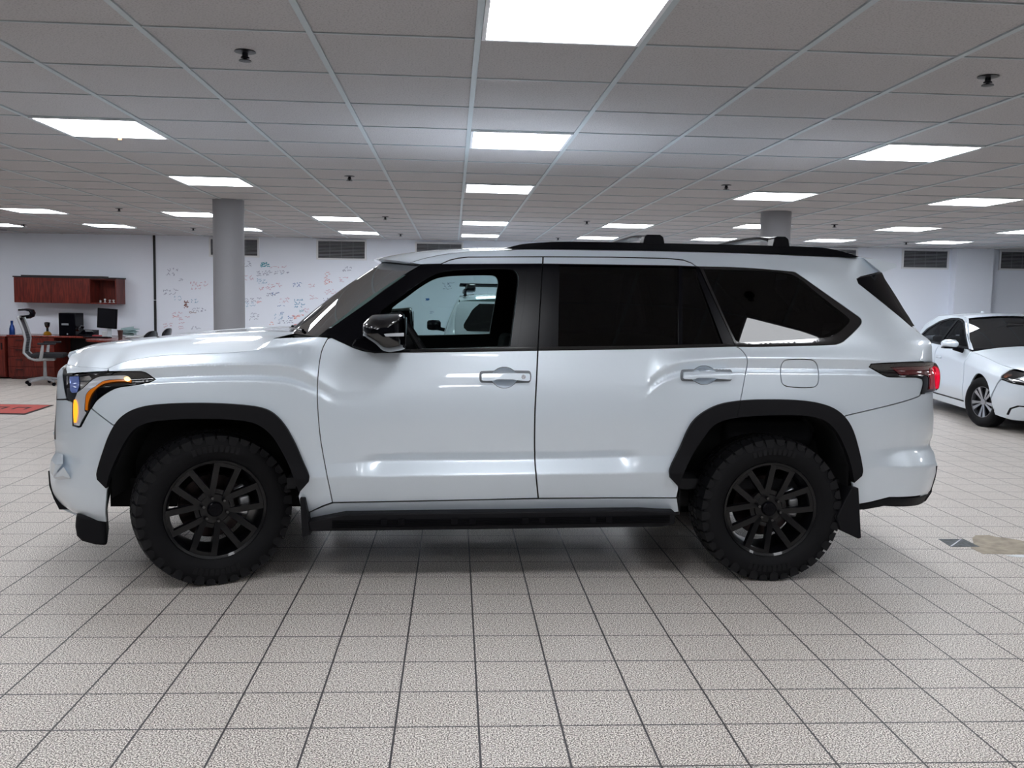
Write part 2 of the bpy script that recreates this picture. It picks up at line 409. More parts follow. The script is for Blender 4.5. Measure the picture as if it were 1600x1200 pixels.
def ceil_material():
    m = bpy.data.materials.new('mineral_ceiling_tile'); m.use_nodes = True; nt = m.node_tree; p = nt.nodes['Principled BSDF']; L = nt.links.new
    tc = nt.nodes.new('ShaderNodeTexCoord'); n = nt.nodes.new('ShaderNodeTexNoise'); n.inputs['Scale'].default_value = 130; n.inputs['Detail'].default_value = 3
    L(tc.outputs['Object'], n.inputs['Vector']); r = nt.nodes.new('ShaderNodeValToRGB')
    r.color_ramp.elements[0].position = .34; r.color_ramp.elements[0].color = lin((160, 157, 158)); r.color_ramp.elements[1].position = .5; r.color_ramp.elements[1].color = lin((182, 179, 180))
    L(n.outputs['Fac'], r.inputs['Fac']); L(r.outputs['Color'], p.inputs['Base Color']); p.inputs['Roughness'].default_value = .85
    b = nt.nodes.new('ShaderNodeBump'); b.inputs['Strength'].default_value = .25; b.inputs['Distance'].default_value = .004; L(n.outputs['Fac'], b.inputs['Height']); L(b.outputs['Normal'], p.inputs['Normal'])
    return m
M['ceil'] = ceil_material()

def wall_pt(a, d, z): p = WP0+wd*a+wn*d; return (p[0], p[1], z)
m = MB(); m.b2((XL-.3, YB-.3, -.2), (XR+.3, 19.5, 0)); tag(m.build('floor', 'floor', smooth=0), kind='structure')
# ceiling tiles in their metal grid
m = MB(); m.b2((XL-.3, YB-.3, CEIL), (XR+.3, 19.5, CEIL+.2)); m.cur = 1
i0, i1 = int((XL-GX0)/GSX)-1, int((XR-GX0)/GSX)+1; j0, j1 = int((YB-GY0)/GSY)-1, int((18.4-GY0)/GSY)+1
for i in range(i0, i1+1): m.b2((GX0+i*GSX-.0125, YB, CEIL-.007), (GX0+i*GSX+.0125, 18.3, CEIL+.001))
for j in range(j0, j1+1): m.b2((XL, GY0+j*GSY-.0055, CEIL-.005), (XR, GY0+j*GSY+.0055, CEIL+.001))
tag(m.build('ceiling', ['ceil', 'ceil_bar'], smooth=0, fix=False), kind='structure')
aL = (XL-WP0[0])/wd[0]; aR = (XR-WP0[0])/wd[0]
def wallbox(a0, a1, d0, d1, z0, z1, mb):
    vs = [wall_pt(a, d, z) for a in (a0, a1) for d in (d0, d1) for z in (z0, z1)]
    mb.add(vs, [(0, 1, 3, 2), (4, 6, 7, 5), (0, 4, 5, 1), (2, 3, 7, 6), (0, 2, 6, 4), (1, 5, 7, 3)]); return mb
wall_back = wallbox(aL-.5, aR+.5, -.25, 0, 0, CEIL, MB()).build('wall_back', 'wall', smooth=0); tag(wall_back, kind='structure')
m = MB(); m.b2((XL-.25, YB, 0), (XL, 18.6, CEIL)); tag(m.build('wall_left', 'wall', smooth=0), kind='structure')
m = MB(); m.b2((XR, YB, 0), (XR+.25, 18.6, CEIL)); tag(m.build('wall_right', 'wall', smooth=0), kind='structure')
m = MB(); m.b2((XL, YB-.25, 0), (XR, YB, CEIL)); tag(m.build('wall_front', 'wall_dark', smooth=0), kind='structure')
# boxed-in pier on the back wall at the right
a0, _ = onwall(1491, 430, .0); a1, _ = onwall(1551, 430, .2)
tag(wallbox(onwall(1493, 430, .2)[0], a1, 0, .2, 0, CEIL, MB()).build('wall_pier', 'wall', smooth=0), kind='structure')

# round columns
def column(px, py0, w_px, name):
    p = onz(px, py0, CEIL); d = np.linalg.norm((p-CAMP)[:2]); dep = (p-CAMP)@FW
    r = w_px/2/FOC*dep
    mb = MB(); mb.lathe([(r, 0), (r, CEIL)], (0, 0, 0), 'Z', 48)
    o = mb.build(name, 'col', loc=(p[0], p[1]+r, 0)); return o
tag(column(351, 310, 48.5, 'round_column'), 'grey round column in front of the scribbled wall', 'column', kind='structure')
tag(column(1221, 329, 47, 'round_column'), 'grey round column rising behind the black roof rail of the white SUV', 'column', kind='structure')

# ------------------------------------------------------------------ ceiling lights: frame + diffuser, one per grid cell
def make_light(cx, cy, label, group=None):
    t = empty('ceiling_light', (cx, cy, CEIL-.012)); tag(t, label, 'ceiling light', group)
    hx, hy = GSX/2-.014, GSY/2-.007
    f = MB(); w = .016
    f.b2((-hx, -hy, 0), (hx, -hy+w, .03)); f.b2((-hx, hy-w, 0), (hx, hy, .03)); f.b2((-hx, -hy+w, 0), (-hx+w, hy-w, .03)); f.b2((hx-w, -hy+w, 0), (hx, hy-w, .03))
    f.build('frame', 'white_metal', t, smooth=0)
    d = MB(); d.b2((-hx+w, -hy+w, .004), (hx-w, hy-w, .02)); d.build('diffuser', 'led', t, smooth=0)
    return t
Lrows = {0: -.5, 1: 3.425, 2: 7.41, 3: 13.33, 4: 17.386}
vis = [(895, 8, 'bright square ceiling light panel cut off by the top edge of the photo'),
 (813, 220, 'square ceiling light panel over the SUV roof, second from the camera in the middle row'),
 (781, 294, 'ceiling light panel third from the camera in the middle row above the SUV roof'),
 (758, 348, 'thin ceiling light panel fourth from the camera in the middle row'),
 (750, 367.5, 'farthest ceiling light panel of the middle row, just above the wall vent'),
 (155, 200, 'large ceiling light panel at the upper left with a small orange tag at its edge'),
 (329, 280, 'ceiling light panel right in front of the left grey column top'),
 (53, 328.5, 'ceiling light panel at the far left above the wall cabinet'),
 (171, 352, 'ceiling light panel farthest back on the left, above the black wall strip'),
 (300, 334, 'ceiling light panel half hidden behind the left grey column, on its left side'),
 (374, 357, 'ceiling light panel mostly hidden behind the left grey column, a sliver showing to its right'),
 (529, 341, 'ceiling light panel above the wall vent with marker writing below, nearer one'),
 (561, 363, 'ceiling light panel above the wall vent with marker writing below, farther one'),
 (1430, 233, 'large ceiling light panel at the upper right above the SUV tail'),
 (1212, 301.5, 'ceiling light panel just in front of the right grey column top'),
 (1598, 310, 'ceiling light panel cut by the right edge, the nearer of two there'),
 (980, 352, 'ceiling light panel just above the front roof crossbar foot'),
 (933, 371, 'thin ceiling light panel touching the front end of the crossbar from behind'),
 (1190, 353, 'ceiling light panel partly hidden by the right grey column'),
 (1115, 373, 'thin ceiling light panel between the two roof crossbar feet'),
 (1297, 375, 'thin ceiling light panel just right of the right grey column, low over the roof rail'),
 (1418, 357, 'ceiling light panel above the wall vent behind the SUV spoiler, nearer one'),
 (1475, 378, 'thin ceiling light panel above the wall vent behind the SUV spoiler, farther one'),
 (1612, 361.5, 'ceiling light panel cut by the right edge, the farther of two there'),
 (-3, 350.5, 'ceiling light panel cut by the left edge above the wall cabinet')]
used = set()
for px, py, lb in vis:
    p = onz(px, py, CEIL)
    if p[1] < 9:   # the near ones sit exactly in their grid cell
        i = round((p[0]-GX0)/GSX-.5); j = round((p[1]-GY0)/GSY-.5); cx, cy = GX0+(i+.5)*GSX, GY0+(j+.5)*GSY
    else: cx, cy = p[0], p[1]
    make_light(cx, cy, lb)
for i, j in ((-8, -.5), (-4, -.5), (4, -.5), (8, -.5), (-8, -4.5), (-4, -4.5), (0, -4.5), (4, -4.5), (8, -4.5), (-4, -8.5), (0, -8.5), (4, -8.5), (-8, 3.425), (8, 3.425), (-12, 3.425), (12, 3.425), (-8, 7.41), (-12, 7.41), (12, 7.41), (-12, 13.33), (15, 13.33), (-14, 17.386)):
    make_light(GX0+(i+.5)*GSX-(.33 if (i, j) == (4, -.5) else 0), GY0+j*GSY+(.035 if (i, j) == (4, -.5) else 0), 'ceiling light panel outside the frame, over the aisle', 'ceiling lights outside the frame')
# orange tag on the light frame
p = onz(187.5, 217, CEIL-.02); m = MB(); m.box((0, 0, 0), (.022, .004, .014)); tag(m.build('hanging_tag', 'mk_orange', smooth=0, loc=tuple(p)), 'tiny orange tag stuck to the edge of a ceiling light', 'tag')

# ------------------------------------------------------------------ sprinklers
sp = [(383, 80, 'sprinkler head nearest the camera on the left, over the hood'), (1544, 119, 'sprinkler head nearest the camera on the right side'),
 (546, 275, 'sprinkler head above the windscreen, second from the camera'), (1135, 289, 'sprinkler head above the SUV rear door, left of the column light'),
 (186, 325.5, 'small sprinkler head between the two left lights over the cabinet'), (37, 350.5, 'small sprinkler head above the left end of the wall cabinet'),
 (302, 356.5, 'small sprinkler head just left of the left grey column'), (602, 338.5, 'small sprinkler head right of the light above the windscreen'),
 (626, 365.5, 'tiny sprinkler head beside the vent above the windscreen'), (917, 345.5, 'small sprinkler head left of the front crossbar light'),
 (1304, 350.5, 'small sprinkler head right of the right grey column'), (872, 371.5, 'tiny sprinkler head just above the front end of the roof rail'),
 (1416, 378.5, 'tiny sprinkler head above the vent behind the spoiler')]
for px, py, lb in sp:
    p = onz(px, py-.0, CEIL); t = empty('ceiling_sprinkler', (p[0], p[1], CEIL)); tag(t, lb, 'sprinkler'); t.scale = (1, 1, .72)
    k = 1.0
    MB().lathe([(.001, -.001), (.042*k, -.001), (.044, -.006), (.02, -.01), (.001, -.01)], n=28).build('escutcheon', 'sprk', t)
    MB().lathe([(.012, 0), (.012, -.03), (.018, -.034), (.018, -.04), (.008, -.042), (.007, -.054)], n=16).build('stem', 'sprk', t)
    MB().lathe([(.001, -.052), (.025, -.052), (.026, -.056), (.001, -.058)], n=20).build('deflector', 'sprk', t)

# ------------------------------------------------------------------ wall vents
def vent(x0, y0, x1, y1, lb):
    a0, z1 = onwall(x0, (y0), .02); a1, _ = onwall(x1, y0, .02); _, z0 = onwall((x0+x1)/2, y1, .02); _, z1 = onwall((x0+x1)/2, y0, .02)
    t = empty('wall_vent', wall_pt((a0+a1)/2, 0, (z0+z1)/2), WROT); tag(t, lb, 'vent')
    w, h = (a1-a0), (z1-z0); f = .03
    m = MB()
    for lo, hi in (((-w/2-f, -h/2-f), (w/2+f, -h/2)), ((-w/2-f, h/2), (w/2+f, h/2+f)), ((-w/2-f, -h/2), (-w/2, h/2)), ((w/2, -h/2), (w/2+f, h/2))): m.b2((lo[0], -.025, lo[1]), (hi[0], 0, hi[1]))
    m.build('frame', 'white_metal', t, smooth=0)
    m = MB(); m.b2((-w/2, -.004, -h/2), (w/2, 0, h/2)); m.build('backing', 'strip', t, smooth=0)
    m = MB(); n = 12
    for i in range(n): m.box((0, -.012, -h/2+(i+.5)*h/n), (w, .013, .007), rx=.6)
    for q in (-.25, 0, .25): m.box((q*w, -.02, 0), (.006, .004, h))
    m.build('louvres', 'vent_dark', t, smooth=0)
vent(329, 374, 402, 399, 'white framed wall vent partly hidden by the left grey column')
vent(497, 377, 570, 403.5, 'white framed wall vent above the marker writing left of the SUV roof')
vent(651, 381, 721, 405, 'white framed wall vent half hidden by the SUV roof at the windscreen top')
vent(1275, 390, 1338, 416, 'white framed wall vent peeking over the rear end of the roof rail')
vent(1413, 392, 1481, 418, 'white framed wall vent right of the SUV spoiler')
vent(1565, 394, 1632, 420, 'white framed wall vent cut by the right edge above the sedan')

# black vertical strip on the wall
a, z0 = onwall(239.5, 368, .01); a2, z2 = onwall(244.5, 530, .01)
t = empty('wall_strip', wall_pt((a+a2)/2, 0, 0), WROT); tag(t, 'thin black vertical strip running down the white wall beside the scribbles', 'wall strip')
m = MB(); m.b2((-.02, -.022, 1.42), (.02, 0, CEIL-.002)); m.build('upper_length', 'strip', t, smooth=0, bevel=.004)
m = MB(); m.b2((-.02, -.026, .0), (.02, 0, 1.41)); m.build('lower_length', 'strip', t, smooth=0, bevel=.004)

# ------------------------------------------------------------------ marker writing on the wall: ribbons of dry marker, children of the wall
def scribble(px, py, w, h, color, seed, lines=2, slant=.25, thick=.010):
    rnd = random.Random(seed); a, z = onwall(px, py, .003); sc = abs(onwall(px+10, py, .003)[0]-a)/10
    W, Hh = w*sc, h*sc; m = MB()
    for k in range(lines):
        zc = z+Hh/2-(k+.5)*Hh/lines; lh = Hh/lines*.42; x = a-W/2+rnd.uniform(0, .15)*W; xe = a+W/2-rnd.uniform(0, .25)*W
        while x < xe:
            n = rnd.randint(3, 9); pts = []
            for q in range(n):
                pts.append((x, zc+rnd.uniform(-lh, lh)+(x-a)*slant*.3)); x += rnd.uniform(.01, .035)*max(.6, min(1.6, W/.6))
                if rnd.random() < .25: x -= .02
            for p, q in zip(pts, pts[1:]):
                d = np.array(q)-np.array(p); L = np.linalg.norm(d)+1e-6; nn = np.array([-d[1], d[0]])/L*thick/2
                c = [np.array(p)-nn, np.array(q)-nn, np.array(q)+nn, np.array(p)+nn]
                m.add([wall_pt(v[0], .0025, v[1]) for v in c], [(0, 1, 2, 3)])
            x += rnd.uniform(.015, .05)
    o = m.build('marker_scribble', color, wall_back, smooth=0, fix=False); tag(o, kind='structure'); return o
scr = [(270, 425, 22, 14, 'mk_faint', 2), (283, 437, 8, 6, 'mk_faint', 1), (310, 446, 24, 14, 'mk_pink', 3), (268, 456, 30, 10, 'mk_faint', 2), (276, 466, 8, 8, 'mk_sky', 2), (305, 470, 14, 7, 'mk_sky', 2),
 (291, 473, 6, 7, 'mk_brown', 4), (291, 478, 5, 6, 'mk_brown', 4), (312, 484, 26, 8, 'mk_faint', 2), (297, 488, 3, 3, 'mk_brown', 2), (276, 491, 18, 8, 'mk_pink', 2), (272, 494, 5, 4, 'mk_red', 2), (285, 500, 14, 12, 'mk_pink', 3), (305, 512, 12, 6, 'mk_faint', 2), (262, 508, 16, 8, 'mk_pink', 2), (283, 512, 8, 6, 'mk_pink', 2),
 (386, 412, 14, 10, 'mk_faint', 3), (415, 413.5, 17, 7, 'mk_teal', 6), (438, 417, 36, 3, 'mk_pink', 1), (411, 427, 22, 9, 'mk_faint', 3), (438, 425, 22, 7, 'mk_faint', 2), (441, 428, 7, 3, 'mk_sky', 1), (387, 434, 18, 9, 'mk_pink', 2), (410, 439, 18, 9, 'mk_sky', 3), (464, 445, 15, 7, 'mk_blue', 3), (428, 446, 26, 8, 'mk_pink', 2), (412, 451, 14, 6, 'mk_pink', 2),
 (513, 428, 9, 8, 'mk_red', 3), (511, 436, 8, 6, 'mk_red', 2), (513, 442, 14, 5, 'mk_red', 2), (534, 437, 10, 8, 'mk_pink', 3), (545, 420, 16, 9, 'mk_faint', 2), (425, 460, 20, 6, 'mk_faint', 2), (429, 459, 9, 5, 'mk_blue', 2), (393, 469, 26, 8, 'mk_faint', 2), (404, 472, 6, 3, 'mk_red', 2), (390, 476, 14, 8, 'mk_sky', 2), (444, 469, 14, 10, 'mk_pink', 2), (441, 478, 16, 3, 'mk_blue', 1), (466, 474, 12, 14, 'mk_sky', 4), (443, 489, 10, 3, 'mk_blue', 2), (436, 494, 16, 12, 'mk_sky', 2), (396, 492, 10, 8, 'mk_faint', 2), (404, 493, 6, 6, 'mk_faint', 2), (454, 496, 10, 6, 'mk_blue', 2), (465, 493, 18, 3, 'mk_red', 1), (462, 496, 7, 6, 'mk_orange', 3), (480, 498, 7, 3.5, 'mk_orange', 4), (461, 508, 3, 3.5, 'mk_red', 3), (426, 505, 8, 6, 'mk_orange', 2), (445, 503, 26, 6, 'mk_faint', 2), (394, 499, 9, 3, 'mk_faint', 1), (490, 464, 14, 7, 'mk_pink', 2), (516, 456, 18, 8, 'mk_pink', 3), (530, 468.5, 7, 5, 'mk_blue', 6), (507, 481, 18, 5, 'mk_red', 2), (512, 468, 16, 7, 'mk_faint', 2), (523, 472, 6, 3, 'mk_sky', 1), (488, 446, 12, 6, 'mk_pink', 2), (480, 485, 10, 8, 'mk_pink', 2), (470, 486, 6, 4, 'mk_teal', 2),
 (668.5, 468, 6, 3.5, 'mk_blue', 5), (700, 447, 16, 12, 'mk_faint', 3), (702, 443, 8, 4, 'mk_faint', 2), (675, 488, 6, 4, 'mk_faint', 2)]
for k, (px, py, w, h, c, l) in enumerate(scr):
    scribble(px, py, w, h, c, k*13+5, l, thick=.007 if l < 4 else .014)
# small dark object under the ceiling at the left edge
p = onz(8, 360, CEIL); t = MB(); t.lathe([(.001, 0), (.16, 0), (.15, -.03), (.001, -.035)], n=32); tag(t.build('smoke_detector', 'col', loc=(p[0], p[1]-.3, CEIL-.001)), 'flat grey disc on the ceiling at the far left edge', 'smoke detector')
# ------------------------------------------------------------------ the big white SUV: u runs from the front axle to the back, lat towards the camera side
CARA = .025
EU = np.array([math.cos(CARA), math.sin(CARA), 0]); EL = np.array([math.sin(CARA), -math.cos(CARA), 0])
CARO = np.array([-1.318, 5.925, 0])
def uz(px, py, lat):
    px = np.asarray(px, float); lat = np.broadcast_to(np.asarray(lat, float), px.shape)
    d = ray(px, py); t = (lat-((CAMP-CARO)@EL))/(d@EL); p = CAMP+d*t[..., None]-CARO
    return p@EU, p[..., 2]
_nose = [(104, 567), (92, 578), (88, 600), (88, 635), (86, 685), (88, 703), (81, 718), (78, 733), (80, 760), (90, 785), (112, 803), (140, 812)]
_un, _zn = uz([p[0] for p in _nose], [p[1] for p in _nose], .70)
NOSE = Curve1(_zn[::-1], _un[::-1])
_tail = [(1400, 414), (1412, 470), (1431, 510), (1442, 522), (1454, 531), (1457, 541), (1456, 566), (1457, 614), (1456.5, 683), (1453, 695), (1460, 714), (1463, 728), (1455, 767), (1446, 783)]
_ut, _zt = uz([p[0] for p in _tail], [p[1] for p in _tail], .76)
TAIL = Curve1(_zt[::-1], _ut[::-1])
def red(u, z):
    un = NOSE(z); t = np.clip((-.42-u)/(-.42-un), 0, 1.12); r = .27*t**2.6
    ut = TAIL(z); u1 = ut-.50; s = np.clip((u-u1)/.50, 0, 1.12); k = np.interp(z, [1.2, 1.5], [.20, .13])
    return r+k*s**3
def knots(l):
    out = []
    for px, py, w in l:
        lat = w
        for _ in range(6):
            u, z = uz(px, py, lat); lat = w-float(red(u, z))
        out.append((float(u), float(z), w))
    return out
_lines = [
 [(85, 800, .93), (166, 808, .945), (340, 800, .95), (520, 792, .952), (840, 786, .952), (1057, 784, .952), (1200, 786, .95), (1340, 792, .945), (1450, 780, .93)],
 [(85, 760, .975), (300, 752, .985), (553, 745.4, .996), (832, 741.5, .998), (1006, 739, .996), (1200, 738, .985), (1340, 735, .976), (1375, 730, .974), (1460, 726, .974)],
 [(85, 735, .98), (300, 728, .985), (500, 724, .985), (553, 722, .980), (600, 719.4, .940), (964, 713.6, .940), (1006, 712, .980), (1200, 712, .985), (1340, 716, .975), (1375, 716, .970), (1408, 704, .945), (1460, 699, .936)],
 [(85, 722, .985), (300, 716, .987), (500, 713, .985), (553, 711, .98), (600, 708.5, .968), (964, 703.5, .968), (1006, 702, .98), (1200, 702, .985), (1340, 704, .975), (1375, 702, .968), (1408, 697, .944), (1460, 692, .935)],
 [(85, 655, .985), (200, 655, .995), (310, 650, 1.0), (430, 655, .995), (520, 660, .982), (700, 660, .982), (1000, 655, .982), (1090, 650, .99), (1205, 640, 1.0), (1320, 650, .99), (1460, 660, .962)],
 [(85, 605, .965), (170, 602, .972), (242, 598, .978), (312, 595, .982), (406, 594, .982), (444, 597, .981), (497, 617, .977), (534, 634, .976), (700, 634, .976), (960, 631, .976), (1007, 621, .976), (1022, 606, .975), (1045, 592, .974), (1070, 586, .973), (1165, 583, .974), (1300, 584, .974), (1460, 585, .97)],
 [(85, 597, .955), (170, 595, .950), (242, 591.5, .946), (312, 588.5, .944), (406, 587, .944), (444, 590, .945), (497, 608, .957), (534, 625, .971), (700, 624, .973), (960, 621, .973), (1007, 613, .970), (1022, 599, .954), (1045, 585, .946), (1070, 579, .945), (1165, 576, .945), (1300, 577, .945), (1460, 578, .948)],
 [(85, 585, .955), (170, 581, .960), (242, 573.5, .967), (312, 570, .971), (406, 569, .971), (444, 570.5, .971), (469, 576.5, .970), (497, 594, .968), (534, 612, .968), (700, 600, .964), (960, 600, .965), (1007, 603, .968), (1030, 581, .970), (1055, 568.5, .971), (1080, 563.5, .971), (1167, 559.5, .971), (1300, 561, .969), (1460, 565, .96)],
 [(85, 574, .93), (105, 573, .93), (140, 572.5, .90), (169, 571, .865), (195, 563, .85), (256, 555, .84), (344, 551.6, .85), (391, 548, .85), (430, 546, .855), (516, 534, .895), (560, 544, .915), (838, 548, .925), (1150, 543, .925), (1306, 540, .92), (1440, 533, .905)],
 [(85, 413, .755), (496, 413, .76), (658, 413.6, .77), (875, 413, .775), (1087, 417, .780), (1240, 425, .771), (1340, 436, .755), (1440, 450, .74)],
 [(85, 404, .70), (640, 408, .70), (669, 402, .70), (703, 396, .70), (745, 392.5, .70), (787, 391, .70), (830, 390, .70), (1130, 394.5, .70), (1247, 399, .69), (1340, 402.5, .685), (1377, 410, .67), (1440, 425, .66)],
]
SUVB = Body([[(-1.2, .30, .88), (5, .30, .88)]]+[knots(l) for l in _lines]+[[(-1.2, 2.05, .60), (5, 2.05, .60)]], red, straight=9, creases=[2, 3, 4, 6, 7, 8])
def S(pts, close=True):
    """traced outline -> (u, z) on the body side"""
    P = np.array([p[:2] for p in pts], float); lat = np.full(len(P), .95)
    for _ in range(40):
        u, z = uz(P[:, 0], P[:, 1], lat); lat = .5*lat+.5*SUVB.W(u, z)
    return np.stack([u, z], 1)
def SS(pts, corner=30, closed=True): return S(spline(pts, closed, corner))
def cat(*a): return np.concatenate([np.asarray(x, float) for x in a])

flareF_o = spline([(168, 762), (154, 748), (153, 738), (162.5, 705), (174, 675), (189, 652.5), (211, 638.5), (245, 631.5), (312.5, 629), (380, 632), (417.6, 639), (440, 656), (459, 686), (474, 720), (483.5, 742.5), (483, 752), (468, 769)], False)
flareF_i = spline([(168, 762), (174, 739), (189, 705), (207.5, 675), (226, 662), (260, 655.5), (312.5, 653.6), (372.5, 655.5), (402.5, 662), (425, 679), (444, 709), (459, 742.5), (468, 769)], False)
flareR_o = spline([(1060, 761), (1045.6, 745.6), (1045, 733), (1061, 699), (1077, 664), (1092.5, 647), (1120.6, 632), (1155, 625.5), (1205, 623.5), (1255, 625.5), (1289, 632), (1311, 644), (1327, 664), (1338, 695.6), (1345.6, 733), (1344, 742.5), (1331.6, 753.5)], False)
flareR_i = spline([(1060, 761), (1067.5, 736), (1083, 705), (1102, 677), (1117.5, 661), (1149, 652), (1205, 648), (1255, 649), (1283, 655), (1302, 670.6), (1316, 695.6), (1327, 727), (1331.6, 753.5)], False)
def midline(o, i, k):
    def rs(P, n=40):
        d = np.r_[0, np.cumsum(np.linalg.norm(np.diff(P, axis=0), axis=1))]; t = np.linspace(0, d[-1], n)
        return np.stack([np.interp(t, d, P[:, 0]), np.interp(t, d, P[:, 1])], 1)
    a, b = rs(o), rs(i); return a*(1-k)+b*k
midF = midline(flareF_o, flareF_i, .45); midR = midline(flareR_o, flareR_i, .45)

suv = empty('white_suv', tuple(CARO), CARA)
tag(suv, 'large white SUV with black wheels and black flares parked side-on across the tiled showroom', 'suv')
near = []                                                           # parts that are mirrored to the far side
def P(name, polys, m, parent=suv, mirror=True, **k):
    o = SUVB.panel(name, polys, m, parent, **k)
    if mirror and parent is suv: near.append(o)
    return o
# --- gaps traced once
gapF = spline([(516, 527), (511, 531), (502, 551), (496.5, 592.5), (496.5, 637.5), (502, 694), (519.5, 785)], False)
gapM = spline([(848, 401.5), (846.5, 412.5), (840, 547.3), (836.8, 623), (834.5, 650), (835.5, 717.5), (840.7, 778.5)], False, corner=60)
gapR = spline([(1149.5, 541), (1157.5, 546), (1165.5, 556), (1168, 565), (1165, 582.5), (1160, 610), (1154, 640)], False, corner=60)
gapMs = spline([(840, 547.3), (837.6, 600), (835.3, 650), (835.3, 717.5), (840.6, 778.4)], False, 60)
belt = [(518, 527.5), (535, 535.5), (551, 543), (568, 548.6), (585, 551), (675, 549.8), (760, 549), (840, 547.3)]
# --- front fender
hood_cut = [(169, 575.6), (180, 570), (195, 564.5), (220, 559.5), (256, 555), (300, 553), (344, 551.6), (391, 548), (409, 544.5), (419, 538), (427.5, 528.5)]
hc = spline(hood_cut, False)
mF = midF
iF = int(np.argmin(abs(mF[:20, 1]-668)))
fender = cat(hc, [(450, 527.5), (497, 526), (511, 527)], gapF[2:], [(505, 790), (484, 800), (470, 795), (466, 775)], mF[::-1][:len(mF)-iF], [(176.6, 663.9), (143.1, 637.9)],
   spline([(143.5, 637), (151, 626), (165, 615), (182.5, 606), (207.5, 602), (232.5, 597.5), (243, 593), (229, 583), (220, 580.4)], False), [(182, 580.4), (169.5, 580.6)])
P('front_fender', [(S(fender), [])], 'paint')
# --- front bumper corner
bump = cat([(142.5, 638.5), (176, 664.5)], mF[:iF+1][::-1], [(167, 766), (166, 815.5), (140, 811), (120, 806), (97, 796), (88, 780), (80.5, 760), (78.5, 733), (81, 719), (91, 707.5), (88, 695), (87, 660), (88, 637)], [(88.5, 625), (103, 625), (113, 629), (113, 665.5), (122.5, 668.5), (127, 667)])
P('front_bumper', [(S(bump), [])], 'paint', shrink=.0008)
# nose strip beside the grille, above the bumper
P('grille_surround', [(S([(104, 568), (104, 623.5), (89, 624), (89, 600), (91, 580)]), []), (S([(104.5, 569.5), (140, 573.5), (168.5, 576), (168.5, 580), (140, 581.5), (108, 583.5), (104.8, 584)]), [])], 'paint')
# --- headlamp
hl = spline([(104.3, 586), (140, 583), (182.5, 580.8), (220, 580.8), (229, 583.3), (243, 593), (232.5, 597.3), (207.5, 601.8), (182.5, 605.8), (165, 614.8), (151, 625.8), (142.5, 637.3), (135, 650), (126.5, 665.4), (122.5, 667), (115, 664.2), (114, 630), (104.3, 622.5)], True)
head = P('headlamp', [(S(hl), [])], 'black_gloss', off=.001, flange=.03)
def hp(l): return [(70+x/8, 560+y/8) for x, y in l]
P('lamp_bezel', [(S(spline(hp([(412, 425), (470, 385), (530, 330), (600, 270), (680, 232), (780, 220), (1000, 212), (1050, 225), (1082, 258), (1090, 285), (1040, 292), (1000, 258), (870, 262), (760, 272), (700, 300), (640, 345), (560, 398), (518, 455), (505, 560), (500, 655), (520, 680), (470, 770), (436, 842), (372, 832), (366, 800), (366, 560)]))), [])], 'silver', head, off=.006, flange=.008, dz=.006, du=.01, shrink=0)
P('turn_signal', [(S(spline(hp([(512, 640), (516, 560), (524, 462), (562, 404), (645, 348), (702, 305), (762, 277), (1000, 262), (1092, 268), (1086, 300), (1000, 285), (860, 292), (760, 310), (680, 352), (610, 420), (575, 480), (548, 560), (540, 650)]))), [])], 'amber', head, off=.009, flange=.006, dz=.006, du=.01, shrink=0)
P('marker_lamp', [(S(spline(hp([(372, 515), (395, 515), (414, 580), (414, 700), (398, 800), (372, 796), (366, 700), (366, 580)]))), [])], 'amber_lit', head, off=.011, flange=.006, dz=.006, du=.006, shrink=0)
P('running_light', [(S(spline(hp([(1000, 245), (1030, 232), (1062, 250), (1072, 275), (1045, 285), (1010, 270)]))), [])], 'lamp_warm', head, off=.012, flange=.006, dz=.006, du=.006, shrink=0)
P('projector', [(S(spline(hp([(312, 228), (425, 222), (432, 330), (405, 425), (345, 430), (318, 400)]))), [])], 'projector', head, off=.004, flange=.004, dz=.006, du=.006, shrink=0)
P('reflector', [(S(hp([(440, 235), (560, 215), (590, 255), (450, 395)])), [])], 'chrome', head, off=.004, flange=.004, dz=.006, du=.006, shrink=0)
# --- doors
def cup_outline(cx, ymid, ct, cb):
    return S(spline([(cx-20, ymid-4), (cx-13, ct+4), (cx-6, ct+.6), (cx, ct), (cx+6, ct+.6), (cx+13, ct+4), (cx+20, ymid-4), (cx+20, ymid+5), (cx+12, cb-3.5), (cx+5, cb-.4), (cx-5, cb-.4), (cx-12, cb-3.5), (cx-20, ymid+5)], corner=80))
fd = cat(gapF[2:], [(654, 782.6), (750, 780.6)], gapMs[::-1], belt[::-1][1:])
topF = [(689, 412.7), (703, 406.6), (716, 403.6), (731, 402), (790, 401.6), (848, 401.5), (847.4, 412.3)]
cupF, cupR = cup_outline(788, 588.8, 574, 606), cup_outline(1100, 586.5, 572, 600.5)
fdoor = P('front_door', [(S(fd), [cupF]), (S(topF), [])], 'paint')
glF = spline([(575, 548), (590, 520), (593, 490), (600, 482), (624, 465), (650, 446), (675, 431), (690, 425.5), (710, 422.5), (745, 420.8), (795, 420.6), (804, 423), (809, 430), (810, 440), (797.5, 541.5), (690, 545), (620, 547.5)], corner=40)
frF = S(cat([(499, 525), (516, 526.5)], belt[1:], [(839.5, 547), (847, 412.5), (689, 412.9), (657, 413.8), (600, 454), (540, 496)]))
glFs = S(glF)
P('window_frame', [(frF, [glFs])], 'black_satin', fdoor, off=-.001, shrink=.001)
bl = lambda y, x0, x1, h0, h1: [(x0, y(x0)-h0), (x1, y(x1)-h0), (x1, y(x1)+h1), (x0, y(x0)+h1)]
